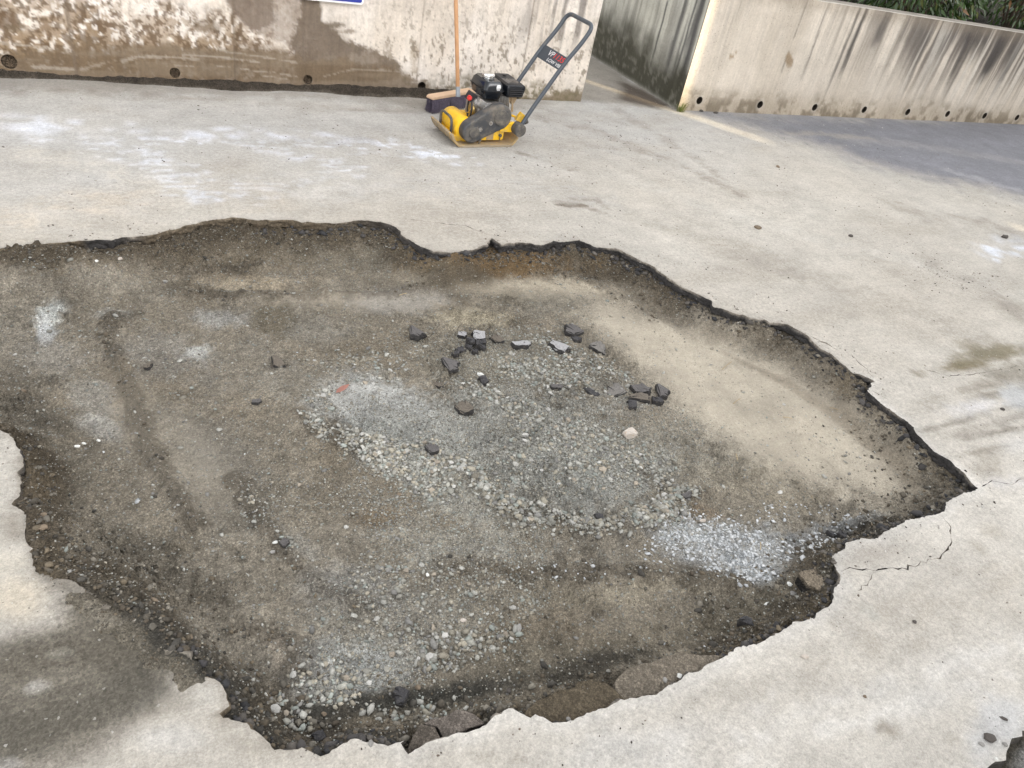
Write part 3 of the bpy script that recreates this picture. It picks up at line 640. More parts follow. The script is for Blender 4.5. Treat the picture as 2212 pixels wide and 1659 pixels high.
# ------------------------------------------------------------------ walls
YL, XE = 5.31, 3.371            # left wall face, its right-hand end
YR, XC = 5.20, 4.25             # right wall face, its left-hand corner
def circle(c, r, n=20, sq=1.0): return np.array([(c[0] + r * math.cos(2 * math.pi * k / n), c[1] + sq * r * math.sin(2 * math.pi * k / n)) for k in range(n)])
def weep(parent, x, y, z, r, depth, rgb, plug, seed, silt=(.055, .042, .030), back=.9):
    """clay drain pipe let into the wall, silted up"""
    rr = np.random.default_rng(seed); n = 20; bm_v = []; F = []; C = []
    ks = [0, .35, 1.0]
    for k in ks:
        for a in range(n):
            t = 2 * math.pi * a / n; q = r * (1 if k == 0 else .985)
            bm_v.append((x + q * math.cos(t), y + .001 + depth * k, z + q * math.sin(t))); C.append(np.array(rgb) * (.6 + .5 * rr.random()))
    for k in range(len(ks) - 1):
        for a in range(n): F.append((k * n + a, (k + 1) * n + a, (k + 1) * n + (a + 1) % n, k * n + (a + 1) % n))
    b = len(bm_v)
    # silt fill: rough surface sloping back
    m = 7
    for j in range(m + 1):
        for a in range(n):
            t = 2 * math.pi * a / n; q = r * .99 * j / m; zz = q * math.sin(t)
            yy = plug + back * max(0, zz + r * .3) + rr.normal(0, .004)
            bm_v.append((x + q * math.cos(t), y + min(depth * .95, max(.004, yy)), z + zz)); C.append(np.array(silt) * (.6 + .9 * rr.random()))
    for j in range(m):
        for a in range(n): F.append((b + j * n + a, b + (j + 1) * n + a, b + (j + 1) * n + (a + 1) % n, b + j * n + (a + 1) % n))
    o = pydata('weep_hole', bm_v, F, M_SOIL, parent, np.array(C)); return o
def face_grid(x0, x1, z0, z1, s, holes):
    nx_, nz_ = int((x1 - x0) / s), int((z1 - z0) / s)
    X, Zs = np.meshgrid(np.linspace(x0, x1, nx_ + 1), np.linspace(z0, z1, nz_ + 1)); P = np.stack([X.ravel(), Zs.ravel()], 1)
    for h in holes: P = thin(P, h, .004)
    return cdt_sheet(P, holes)

# left wall -----------------------------------------------------------------
HL = [(onv(20,133,YL), .040), (onv(378,157,YL), .031), (onv(665,172,YL), .031), (onv(911,186,YL), .030)]
HL = [((c[0], max(c[1], r + .03)), r) for c, r in HL]
V2, T2 = face_grid(-1.6, XE, -.05, .98, .0095, [circle(c, r) for c, r in HL])
def paint_left(P):
    X, Zh = P[:, 0], P[:, 1]
    pt = Paint(P, (.665, .60, .53), freq=5.0, seed=131)
    pt.mix(sst(.4, .7, fbm(X * 2.5, Zh * 2.5, 141, 4)) * .45, (.72, .675, .64))
    pt.mix(sst(.45, .7, fbm(X * 7, Zh * 1.5, 145, 4)) * .35, (.53, .46, .385))
    # mud thrown up against the left half
    MB, ML, MG = (.115, .073, .041), (.25, .172, .10), (.18, .134, .10)
    wl = [lambda L: [onv(x, y, YL) for x, y in L]][0]
    dens = sst(2.0, .4, X + pt.n * .8) * sst(.75, .08, Zh + pt.n * .5)
    sp = sst(.46, .60, fbm(X * 30, Zh * 30, 151, 4, .65) + dens * .13)
    pt.mix(sp * dens * 1.0, ML)
    sp2 = sst(.53, .63, fbm(X * 42, Zh * 34, 161, 4, .65) + dens * .08); pt.mix(sp2 * sst(.1, .5, dens) * .8, MB)
    def we(x, y, rx, ry, rgb, al):
        c = onv(x, y, YL); a = onv(x + rx, y, YL) - c; b = onv(x, y + ry, YL) - c; pt.ell(c, a, b, rgb, al, .6, 1.6)
    pt.poly(wl([(480,-40),(690,-40),(655,60),(640,95),(560,70),(500,30)]), MG, .55, .02, .05)
    pt.poly(wl([(476,-40),(590,-40),(590,40),(560,62),(520,48),(500,20)]), (.175, .135, .105), .85, .02, .05)
    pt.poly(wl([(652,-40),(688,-40),(690,15),(700,42),(735,75),(760,95),(810,115),(862,142),(868,162),(800,178),(700,178),(640,170),(630,90),(645,30)]), (.150, .115, .086), .95, .018, .045)
    we(12, 45, 40, 26, MB, .8); we(30, 62, 26, 12, (.13, .10, .065), .6); we(100, 60, 16, 14, (.20, .14, .09), .7); we(440, 55, 46, 18, (.13, .09, .055), .6); we(300, 105, 120, 20, MB, .45); we(180, 100, 60, 16, (.20, .15, .10), .5)
    we(560, 110, 70, 30, MB, .5); we(780, 130, 60, 18, (.3, .25, .2), .5); we(725, 55, 22, 7, (.11, .08, .05), .8); we(755, 68, 24, 6, (.16, .12, .08), .7); we(895, 120, 10, 40, (.36, .29, .21), .6); we(835, 95, 8, 12, (.27, .21, .165), .6)
    band = .175 + .05 * np.sin(X * 2) + pt.n * .14 + pt.n2 * .08 - .12 * sst(1.7, 2.5, X)
    pt.mix(sst(.025, -.025, Zh - band) * .88, (.145, .104, .066))
    pt.mix(sst(.40, .62, fbm(X * 3, Zh * 26, 171, 4)) * sst(.02, -.02, Zh - band) * .55, (.20, .155, .11))
    # scraped pale lines
    S = (.36, .315, .26)
    for L, w, al in [([(0,92),(70,100),(108,104)], .014, .85), ([(70,143),(110,147),(160,151)], .012, .8), ([(265,132),(300,122),(370,123),(430,128)], .015, .75), ([(395,117),(480,124),(560,135)], .011, .8),
                     ([(378,140),(420,143)], .005, .9), ([(480,110),(560,122),(640,135)], .010, .7), ([(520,150),(600,158),(640,165)], .008, .6), ([(700,165),(720,160),(760,150),(840,153),(900,156)], .012, .55), ([(175,150),(210,140),(250,130)], .012, .5), ([(560,163),(620,170)], .007, .7), ([(470,143),(540,150)], .004, .7)]:
        pt.line(wl(L), w * .8, S, al * .8, 2.0)
    # right part: mossy foot and dark flecks
    foot = sst(1.9, 2.4, X) * sst(.20, .05, Zh + pt.n * .15)
    pt.mix(foot * sst(.42, .62, fbm(X * 34, Zh * 34, 181, 4, .65)) * .85, (.13, .11, .065)); pt.mix(foot * .25, (.27, .23, .15))
    fl_ = sst(.57, .66, fbm(X * 38, Zh * 22, 191, 4, .7)) * sst(1.2, 2.0, X) * (.25 + .75 * sst(.75, .25, Zh)); pt.mix(fl_ * .7, (.16, .125, .085))
    st = sst(.60, .72, fbm(X * 14, Zh * 1.6, 195, 4)) * sst(2.6, 2.9, X) * sst(.30, .55, Zh); pt.mix(st * .75, (.15, .13, .12))
    # formwork joints
    for xj, al in [(onv(150,60,YL)[0], .75), (onv(505,60,YL)[0], .6), (onv(905,120,YL)[0], .35), (onv(1145,60,YL)[0], .45)]:
        d = np.abs(X - xj - (pt.n2) * .008); pt.mix((1 - sst(.002, .011, d)) * al, (.15, .115, .085))
    pt.noise_gain(.92, 1.08); return pt.col
def groove(P, xs):
    g = np.zeros(len(P))
    for x in xs: g += np.exp(-((P[:, 0] - x) / .006) ** 2) * .006
    return g
JX = [onv(150,60,YL)[0], onv(505,60,YL)[0], onv(905,120,YL)[0], onv(1145,60,YL)[0]]
edge = sst(0, .03, np.minimum(XE - V2[:, 0], V2[:, 0] + 1.6)) * sst(0, .03, .98 - V2[:, 1])
dep = groove(V2, JX) * edge + (fbm(V2[:, 0] * 12, V2[:, 1] * 12, 201, 4) - .5) * .010 * edge
hd = np.min([np.hypot(V2[:, 0] - c[0], V2[:, 1] - c[1]) - r for c, r in HL], 0); dep *= sst(.002, .03, hd)
lw = empty('concrete_wall', ((XE - 1.6) / 2, YL, 0)); tag(lw, 'pale concrete wall splashed with brown mud, broom leaning on it', 'wall')
def child_offset(o, root): o.location = -Vector(root.location); return o
panel = fastmesh('wall_face', np.column_stack([V2[:, 0], YL + dep, V2[:, 1]]), T2, M_WALL_L, paint_left(V2), smooth=True, parent=lw); child_offset(panel, lw)
def quadbox(name, faces, mat, rgb, parent, s=.06):
    """subdivided planar quads: each (origin, edge u, edge v)"""
    V, Qs, Cs = [], [], []
    for o, a, b in faces:
        o, a, b = map(np.array, (o, a, b)); na, nb = max(1, int(np.linalg.norm(a) / s)), max(1, int(np.linalg.norm(b) / s)); off = len(V)
        for j in range(nb + 1):
            for i in range(na + 1): V.append(o + a * i / na + b * j / nb)
        for j in range(nb):
            for i in range(na):
                k = off + j * (na + 1) + i; Qs.append((k, k + 1, k + na + 2, k + na + 1))
    V = np.array(V, float); c = rgb(V) if callable(rgb) else np.tile(np.array(rgb), (len(V), 1))
    return fastmesh(name, V, Qs, mat, c, parent=parent)
TW, HTOP = .24, 1.90
body = quadbox('wall_body', [((XE, YL, -.05), (0, TW, 0), (0, 0, HTOP + .05)), ((-1.6, YL, .98), (XE + 1.6, 0, 0), (0, 0, HTOP - .98)), ((-1.6, YL, HTOP), (XE + 1.6, 0, 0), (0, TW, 0)),
                             ((-1.6, YL + TW, -.05), (XE + 1.6, 0, 0), (0, 0, HTOP + .05)), ((-1.6, YL, -.05), (0, TW, 0), (0, 0, HTOP + .05))], M_WALL_L, (.56, .51, .46), lw, .12); child_offset(body, lw)
for i, (c, r) in enumerate(HL): child_offset(weep(lw, c[0], YL, c[1], r, .2, (.10, .075, .055), [.006, .008, .010, .03][i], 300 + i, (.15, .11, .075) if i < 3 else (.07, .053, .038), .25 if i < 3 else .9), lw)

# right wall ----------------------------------------------------------------
HR = [(onv(x, y, YR), .031) for x, y in [(1511,217),(1642,226),(1760,232),(1867,237),(1961,242),(2047,246),(2127,250),(2197,254)]]
XR1 = 11.0
topz = lambda x: .955 - .018 * (x - XC)
V3, T3 = face_grid(XC, XR1, -.05, 1.0, .016, [circle(c, r, 18) for c, r in HR])
V3[:, 1] = np.where(V3[:, 1] > .5, .5 + (V3[:, 1] - .5) * (topz(V3[:, 0]) - .5) / .5, V3[:, 1])
def paint_right(P):
    X, Zh = P[:, 0], P[:, 1]
    pt = Paint(P, (.60, .54, .465), freq=3.5, seed=231)
    pt.mix(sst(.4, .7, fbm(X * 2, Zh * 2, 241, 4)) * .4, (.67, .61, .53)); pt.mix(sst(.45, .7, fbm(X * 4, Zh * 1.0, 245, 4)) * .35, (.50, .44, .36))
    top = topz(X)
    h = (top - Zh) / top                                # 0 top, 1 foot
    env = .04 + .26 * sst(5.2, 5.9, X) + .60 * sst(6.0, 7.2, X) + .3 * np.exp(-((X - 4.55) / .12) ** 2) + .35 * np.exp(-((X - 7.9) / .5) ** 2)
    s1 = fbm(X * 9, Zh * .35, 251, 4, .6); ln = .25 + 1.0 * fbm(X * 7, X * 0, 255, 3)
    pt.mix(sst(.47, .66, s1 + env * .10) * sst(ln, ln * .25, h) * np.clip(env * 1.2, 0, .9), (.060, .053, .050))
    s2 = fbm(X * 30, Zh * .6, 261, 4, .65); pt.mix(sst(.52, .68, s2 + env * .05) * sst(1.0, .2, h) * np.clip(env * .9, 0, .8), (.14, .12, .105))
    s3 = fbm(X * 17, Zh * .5, 265, 3, .6); pt.mix(sst(.54, .66, s3) * sst(1.1, .3, h) * env * .7, (.60, .56, .50))
    for xs, w, l, a in [(onv(1840,100,YR)[0], .035, .75, .9), (onv(1805,150,YR)[0], .02, .95, .7), (onv(2150,110,YR)[0], .11, .62, .85), (onv(2085,100,YR)[0], .04, .7, .7), (onv(1975,150,YR)[0], .025, .95, .55), (onv(1765,80,YR)[0], .012, .8, .55), (onv(1700,120,YR)[0], .006, .9, .45), (onv(1905,60,YR)[0], .07, .40, .7), (onv(2180,140,YR)[0], .05, .75, .7), (onv(2060,170,YR)[0], .03, .9, .55)]:
        d = np.abs(X - xs + (pt.n) * .03 + (fbm(X * 40, Zh * 3, 271, 3) - .5) * .03) / w; pt.mix((1 - sst(.3, 1.1, d)) * sst(l, l * .55, h + pt.n * .2) * a, (.065, .058, .055))
    pt.mix(sst(.14, .0, h + pt.n2 * .1) * .45, (.26, .215, .165))
    foot = sst(.26, .04, Zh + pt.n * .16); pt.mix(foot * .55, (.30, .24, .165)); pt.mix(foot * sst(.45, .62, fbm(X * 12, Zh * 12, 281, 4, .6)) * .7, (.15, .12, .08))
    for c, r in HR:
        d = np.hypot(X - c[0], (Zh - c[1]) * .8); pt.mix((1 - sst(.035, .055, d)) * .35, (.52, .48, .42))
    for x, y, rx, ry in [(1705,130,7,16),(1580,122,6,9),(1590,112,3,6)]:
        c = onv(x, y, YR); pt.ell(c, onv(x + rx, y, YR) - c, onv(x, y + ry, YR) - c, (.27, .19, .11), .8, .6, 1.6)
    pt.noise_gain(.93, 1.07); return pt.col
rw = empty('concrete_wall', ((XC + XR1) / 2, YR, 0)); tag(rw, 'low concrete retaining wall with black drip streaks and a row of weep holes', 'wall')
e3 = sst(0, .03, np.minimum(V3[:, 0] - XC, XR1 - V3[:, 0])) * sst(0, .03, topz(V3[:, 0]) - V3[:, 1])
dp3 = (fbm(V3[:, 0] * 10, V3[:, 1] * 10, 301, 4) - .5) * .010 * e3
dp3 *= sst(.002, .03, np.min([np.hypot(V3[:, 0] - c[0], V3[:, 1] - c[1]) - r for c, r in HR], 0))
child_offset(fastmesh('wall_face', np.column_stack([V3[:, 0], YR + dp3, V3[:, 1]]), T3, M_WALL_R, paint_right(V3), smooth=True, parent=rw), rw)
# side face along the alley
ys = np.linspace(YR, 9.0, 190); zs = np.linspace(-.05, 1.0, 60); SY, SZ = np.meshgrid(ys, zs)
SP = np.stack([SY.ravel(), SZ.ravel()], 1); SP[:, 1] = np.where(SP[:, 1] > .5, .5 + (SP[:, 1] - .5) * (topz(XC) - .5) / .5, SP[:, 1])
def paint_side(P):
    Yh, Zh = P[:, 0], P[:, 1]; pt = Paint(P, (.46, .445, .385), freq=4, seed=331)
    pt.mix(sst(.4, .7, fbm(Yh * 3, Zh * 2, 341, 4)) * .5, (.46, .45, .40))
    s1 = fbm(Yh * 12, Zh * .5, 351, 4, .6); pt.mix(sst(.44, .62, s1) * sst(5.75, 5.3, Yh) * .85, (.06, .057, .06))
    pt.mix(sst(.5, .66, fbm(Yh * 26, Zh * .8, 355, 4)) * .5, (.13, .12, .105))
    for yy, w, a in [(5.27, .035, .85), (5.36, .02, .7), (5.50, .03, .6), (5.72, .012, .9)]:
        d = np.abs(Yh - yy + pt.n * .04) / w; pt.mix((1 - sst(.4, 1.2, d)) * a * sst(.0, .35, Zh + pt.n * .4), (.05, .048, .05))
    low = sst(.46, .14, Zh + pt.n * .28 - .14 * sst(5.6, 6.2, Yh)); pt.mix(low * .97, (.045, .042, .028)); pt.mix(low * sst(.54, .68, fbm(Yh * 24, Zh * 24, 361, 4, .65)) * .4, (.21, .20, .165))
    pt.mix(sst(.03, .0, Zh + pt.n2 * .02) * .6, (.30, .29, .25))
    pt.noise_gain(.9, 1.1); return pt.col
es = sst(0, .05, SP[:, 0] - YR) * sst(0, .03, topz(XC) - SP[:, 1])
si = np.arange(SY.size).reshape(SY.shape); sq = np.stack([si[:-1, :-1], si[:-1, 1:], si[1:, 1:], si[1:, :-1]], -1).reshape(-1, 4)
child_offset(fastmesh('side_face', np.column_stack([XC + (fbm(SP[:, 0] * 9, SP[:, 1] * 9, 371, 4) - .5) * .012 * es, SP]), sq, M_WALL_R, paint_side(SP), smooth=True, parent=rw), rw)
RT = .20
def topc(V):
    n = fbm(V[:, 0] * 6, V[:, 1] * 6, 381, 4); c = np.array([.24, .215, .185]) * (.7 + .6 * n)[:, None]
    lip = sst(.05, .01, V[:, 1] - YR + (n - .5) * .05)[:, None]; return c * (1 - lip * .7) + np.array([.60, .56, .50]) * lip * .7
child_offset(quadbox('wall_top', [((XC, YR, topz(XC)), (XR1 - XC, 0, topz(XR1) - topz(XC)), (0, RT, 0)), ((XC, YR + RT, topz(XC)), (RT, 0, -.018 * RT), (0, 9 - YR - RT, 0))], M_WALL_R, topc, rw, .03), rw)
child_offset(quadbox('back_face', [((XC + RT, YR + RT, .3), (XR1 - XC - RT, 0, 0), (0, 0, topz(XR1) - .3)), ((XR1, YR, -.05), (0, RT, 0), (0, 0, topz(XR1) + .05)), ((XC + RT, YR + RT, .3), (0, 9 - YR - RT, 0), (0, 0, .6))], M_WALL_R, (.35, .32, .28), rw, .2), rw)
for i, (c, r) in enumerate(HR): child_offset(weep(rw, c[0], YR, c[1], r, .16, (.09, .075, .06), .085, 320 + i), rw)

# planting bed retained by the wall
bx, by = np.meshgrid(np.linspace(XC + RT - .02, 24, 90), np.linspace(YR + RT - .02, 22, 70)); BP = np.stack([bx.ravel(), by.ravel()], 1)
bi = np.arange(bx.size).reshape(bx.shape); bq = np.stack([bi[:-1, :-1], bi[:-1, 1:], bi[1:, 1:], bi[1:, :-1]], -1).reshape(-1, 4)
structure(fastmesh('planting_bed', np.column_stack([BP, .74 - .018 * (BP[:, 0] - XC) + (fbm(BP[:, 0] * 2, BP[:, 1] * 2, 391, 4) - .5) * .08]), bq, M_SOIL, np.tile([.055, .045, .032], (len(BP), 1)), smooth=True))

# soil heaped along the left wall foot
sx, sy = np.meshgrid(np.arange(-1.2, 3.37, .014), np.linspace(0, 1, 22)); SX = sx.ravel(); T_ = sy.ravel()
wid = .125 + .13 * (fbm(SX * 1.7, SX * 0, 401, 3) - .5) * 2 - .115 * sst(1.9, 3.1, SX) + .02 * (fbm(SX * 14, SX * 0 + 3, 402, 3) - .5)
SYY = YL + .012 - T_ * wid
hgt = (.042 * (1 - T_) ** 1.3 * (.55 + .9 * fbm(SX * 4, SX * 0 + 7, 403, 3)) + (fbm(SX * 30, SYY * 30, 404, 4, .6) - .5) * .022 * (1 - T_ ** 3)) * (1 - .75 * sst(2.0, 3.1, SX)) + .006 - T_ ** 4 * .018
sc = np.array([.078, .064, .050]) * (.6 + .9 * fbm(SX * 22, SYY * 22, 405, 4))[:, None] + np.array([.09, .08, .065]) * sst(.6, 1.0, T_ + .5 * (fbm(SX * 9, SYY * 9, 406, 3) - .5))[:, None]
ii = np.arange(sx.size).reshape(sx.shape); iq = np.stack([ii[:-1, :-1], ii[1:, :-1], ii[1:, 1:], ii[:-1, 1:]], -1).reshape(-1, 4)
ss = stuff(fastmesh('soil_strip', np.column_stack([SX, SYY, hgt]), iq, M_SOIL, sc, smooth=True)); tag(ss, 'damp dark soil heaped along the foot of the mud-splashed wall', 'soil')

# ------------------------------------------------------------------ houses behind the viewer that keep the yard in shade
M_PLASTER = mat_plain('house_plaster', (.66, .62, .56), .9, var=.06, scale=3, bmp=.2)
M_ROOF = mat_plain('roof_tile', (.25, .10, .06), .85, var=.2, scale=8)
M_GLASS = mat_plain('window_glass', (.03, .035, .04), .08, var=.02)
M_FRAME = mat_plain('window_frame', (.7, .68, .64), .6, var=.04)
AN = np.array([3.936, 4.952]) * 1.0625; PERP = np.array([-SUN_H[1], SUN_H[0]])
GAP, DIST, HB = .100, 14.0, 10.2
def house(side, label):
    w, dpt = 13.0, 8.0
    c = AN + SUN_H * DIST + PERP * side * (GAP / 2 + w / 2); rz = math.atan2(PERP[1], PERP[0])
    t = empty('house', (c[0], c[1], 0), rz); tag(t, label, 'house')
    # local x along the front, local -y away from the yard
    sgn = 1 if (np.array([-math.sin(rz), math.cos(rz)]) @ SUN_H) > 0 else -1
    bm = bmesh.new(); bm_box(bm, (0, sgn * dpt / 2, HB / 2), (w, dpt, HB)); finish(bm, 'wall', M_PLASTER, t)
    bm = bmesh.new(); bm_box(bm, (0, sgn * dpt / 2, HB + .12), (w - .01, dpt + .2, .2)); finish(bm, 'roof', M_ROOF, t)
    if side == 1:                                          # unseen block added to interrupt the sun sliver through the gap
        bm = bmesh.new(); bm_box(bm, (-w / 2 - GAP / 2, sgn * .25, 5.80), (GAP - .004, .4, .70)); finish(bm, 'sun_gap_block', M_PLASTER, t)
    for fl_ in range(3):
        for k in range(4):
            x = -w / 2 + 1.8 + k * 3.1; z = 1.6 + fl_ * 3.0
            bm = bmesh.new()
            for dx, dz, sx_, sz_ in [(-.56, 0, .08, 1.5), (.56, 0, .08, 1.5), (0, .71, 1.04, .08), (0, -.71, 1.04, .08)]: bm_box(bm, (x + dx, -sgn * .02, z + dz), (sx_, .06, sz_))
            wf = finish(bm, 'window', M_FRAME, t)
            bm = bmesh.new(); bm_box(bm, (x, -sgn * .008, z), (1.04, .02, 1.34)); finish(bm, 'pane', M_GLASS, wf)
house(1, 'plastered three-storey house across the yard, left of the narrow gap')
house(-1, 'plastered three-storey house across the yard, right of the narrow gap')

# ------------------------------------------------------------------ sign
M_SWHITE = mat_plain('sign_white', (.78, .78, .78), .35, var=.04); M_SBLUE = mat_plain('sign_blue', (.025, .04, .30), .35, var=.06)
s0 = onv(783, 9, YL); s1 = onv(690, -2, YL); zb = s0[1]; xr = s0[0]; sw, sh = .42, .30
sg = empty('wall_sign', (xr - sw / 2, YL, zb)); tag(sg, 'blue wall sign with white rounded border fixed on the mud-splashed wall', 'sign')
def rrect(x0, x1, z0, z1, r, k=5):
    out = []
    for cx, cz, a0 in [(x1 - r, z0 + r, -90), (x1 - r, z1 - r, 0), (x0 + r, z1 - r, 90), (x0 + r, z0 + r, 180)]:
        for j in range(k + 1):
            a = math.radians(a0 + 90 * j / k); out.append((cx + r * math.cos(a), cz + r * math.sin(a)))
    return out
bm = bmesh.new(); bm_prism(bm, rrect(-sw / 2, sw / 2, 0, sh, .02), -.024, -.016); finish(bm, 'border_plate', M_SWHITE, sg)
bm = bmesh.new(); bm_prism(bm, rrect(-sw / 2 + .012, sw / 2 - .012, .012, sh - .012, .012), -.0265, -.0242); finish(bm, 'blue_panel', M_SBLUE, sg)
for dx in (-.15, .15):
    bm = bmesh.new(); bm_cyl(bm, (dx, -.0158, .15), (dx, .012, .15), .012, n=12); finish(bm, 'spacer', M_SWHITE, sg)

# ------------------------------------------------------------------ plate compactor
YEL = (.85, .50, .012)
M_YEL = mat_plain('yellow_paint', YEL, .42, var=.08, scale=18, dirt=(.36, .27, .14), dirt_amt=.32, dscale=16)
M_YELD = mat_plain('worn_yellow_plate', (.60, .36, .06), .55, var=.15, scale=20, dirt=(.30, .235, .155), dirt_amt=1.1, dscale=14)
M_STEEL = mat_plain('dusty_steel', (.30, .25, .18), .6, .3, var=.2, scale=30, dirt=(.38, .31, .22), dirt_amt=.5)
M_RUB = mat_plain('black_plastic', (.045, .047, .052), .55, var=.15, scale=30, dirt=(.18, .155, .125), dirt_amt=.5, dscale=11)
M_RUBW = mat_plain('scuffed_rubber', (.075, .07, .066), .7, var=.25, scale=40, dirt=(.2, .175, .14), dirt_amt=.4, dscale=22)
M_TANK = mat_plain('glossy_black', (.010, .012, .016), .16, var=.1, scale=10, coat=.5)
M_MATT = mat_plain('matt_black', (.016, .016, .018), .5, var=.15, scale=40, bmp=.15)
M_CHROME = mat_plain('chrome', (.80, .80, .80), .12, 1.0, var=.04)
M_ALU = mat_plain('cast_aluminium', (.42, .41, .40), .45, .7, var=.15, scale=40, dirt=(.17, .13, .08), dirt_amt=.4, dscale=30)
M_BRASS = mat_plain('gold_passivated', (.50, .36, .14), .4, .8, var=.2, scale=30)
M_TUBE = mat_plain('graphite_paint', (.060, .070, .085), .38, var=.1, scale=30, dirt=(.2, .17, .13), dirt_amt=.08)
M_PANEL = mat_plain('graphite_panel', (.040, .052, .068), .45, var=.06, scale=20)
M_RED = mat_plain('red_plastic', (.62, .035, .03), .4, var=.06); M_REDP = mat_plain('red_print', (.75, .035, .03), .5, var=.05)
M_WHP = mat_plain('white_print', (.78, .78, .78), .5, var=.04); M_BKP = mat_plain('black_print', (.03, .03, .03), .5, var=.04); M_TAN = mat_plain('tan_bracket', (.36, .27, .17), .6, .2, var=.15)

CR = math.radians(4.0)
cp = empty('plate_compactor', (1.955, 4.325, 0), CR); tag(cp, 'yellow and black petrol plate compactor with tall dark tubular handle', 'compactor')
# base plate: profile along x, swept over the width, with folded front and rear lips
W = .33
def lipped(profile, t, y0, y1, name, mat, n=2):
    bm = bmesh.new(); a = []
    for y in (y0, y1):
        up = [bm.verts.new((x, y, z)) for x, z in profile]
        pr = []
        for i, (x, z) in enumerate(profile):
            p, q = profile[max(i - 1, 0)], profile[min(i + 1, len(profile) - 1)]; dx, dz = q[0] - p[0], q[1] - p[1]; l = math.hypot(dx, dz)
            pr.append(bm.verts.new((x - dz / l * t, y, z + dx / l * t)))
        a.append((up, pr))
    (u0, p0), (u1, p1) = a; m = len(profile)
    for i in range(m - 1):
        bm.faces.new((u0[i], u0[i + 1], u1[i + 1], u1[i])); bm.faces.new((p0[i], p1[i], p1[i + 1], p0[i + 1]))
        bm.faces.new((u0[i], p0[i], p0[i + 1], u0[i + 1])); bm.faces.new((u1[i], u1[i + 1], p1[i + 1], p1[i]))
    bm.faces.new((u0[0], u1[0], p1[0], p0[0])); bm.faces.new((u0[-1], p0[-1], p1[-1], u1[-1]))
    return finish(bm, name, mat, cp, .003, 2, True)
prof = [(-.072, .078), (-.058, .048), (-.035, .020), (-.012, .004), (.012, 0), (.2, 0), (.35, 0), (.372, .006), (.395, .028), (.412, .058)]
bp = lipped(prof, .014, 0, W, 'base_plate', M_YELD)
for k in range(9):                                        # worn ribs on the front lip
    y = .02 + k * (W - .04) / 8; bm = bmesh.new()
    bm_prism(bm, [(-.076, .080), (-.066, .084), (-.050, .070), (-.044, .040), (-.062, .048)], y - .006, y + .006); finish(bm, 'lip_rib', M_STEEL, bp, .002)
bm = bmesh.new(); bm_box(bm, (.185, -.0015, .007), (.36, .005, .013)); finish(bm, 'worn_edge', M_STEEL, bp, .002)
# exciter housing: fat yellow drum lying across the plate
bm = bmesh.new(); bm_cyl(bm, (.055, .062, .085), (.055, .30, .085), .072, n=36); bm_box(bm, (.055, .18, .035), (.15, .23, .040)); ex = finish(bm, 'exciter_housing', M_YEL, cp, .006, 2, True)
for y in (.10, .26):
    bm = bmesh.new(); bm_box(bm, (-.030, y, .038), (.034, .034, .018)); bm_cyl(bm, (-.030, y, .045), (-.030, y, .062), .009, n=6); finish(bm, 'mounting_bolt', M_RUB, cp, .002)
bm = bmesh.new(); bm_tube(bm, round_path([(-.030, .10, .045), (-.034, .10, .150), (-.034, .26, .150), (-.030, .26, .045)], .04, 6), .0085, 10); finish(bm, 'lifting_loop', M_RUB, cp, 0, 0, True)
# engine deck and yellow skirt
bm = bmesh.new(); bm_prism(bm, [(.128, .034), (.300, .034), (.312, .044), (.312, .100), (.300, .118), (.128, .118)], .030, .300); bm_box(bm, (.255, .165, .124), (.27, .29, .012)); dk = finish(bm, 'engine_deck', M_YEL, cp, .004)
bm = bmesh.new(); bm_box(bm, (.212, .0285, .060), (.048, .003, .042)); finish(bm, 'type_plate', M_TAN, dk, .0005)
for x, z in [(.283, .068), (.137, .040)]:
    bm = bmesh.new(); bm_cyl(bm, (x, .030, z), (x, .014, z), .010, n=14); bm_cyl(bm, (x, .014, z), (x, .008, z), .006, n=6); bm_cyl(bm, (x, .022, z), (x, .022, z - .03), .0035, n=8); finish(bm, 'rubber_mount', M_RUB, dk, .001)
# belt guard: two unequal rounds hulled together
def hull2(c0, r0, c1, r1, n=20):
    d = math.hypot(c1[0] - c0[0], c1[1] - c0[1]); th = math.atan2(c1[1] - c0[1], c1[0] - c0[0]); be = math.acos((r0 - r1) / d); out = []
    for j in range(n + 1):
        a = th + be + (2 * math.pi - 2 * be) * j / n; out.append((c0[0] + r0 * math.cos(a), c0[1] + r0 * math.sin(a)))
    for j in range(n + 1):
        a = th - be + 2 * be * j / n; out.append((c1[0] + r1 * math.cos(a), c1[1] + r1 * math.sin(a)))
    return out
G0, G1 = (.070, .096), (.252, .190)
bm = bmesh.new(); bm_prism(bm, hull2(G0, .068, G1, .078), -.005, .072); bg_ = finish(bm, 'belt_guard', M_RUB, cp, .012, 3, True, 30)
for c, r in ((G1, .047), ((.078, .096), .034)):
    bm = bmesh.new(); bm_cyl(bm, (c[0], -.003, c[1]), (c[0], -.012, c[1]), r + .004, r, n=32); finish(bm, 'guard_boss', M_RUBW, bg_, .002, 2, True)
for x, z in ((.184, .155), (.117, .116)):
    bm = bmesh.new(); bm_cyl(bm, (x, -.004, z), (x, -.009, z), .013, n=20); bm_cyl(bm, (x, -.009, z), (x, -.014, z), .008, n=6); finish(bm, 'guard_bolt', M_ALU, bg_, .001)
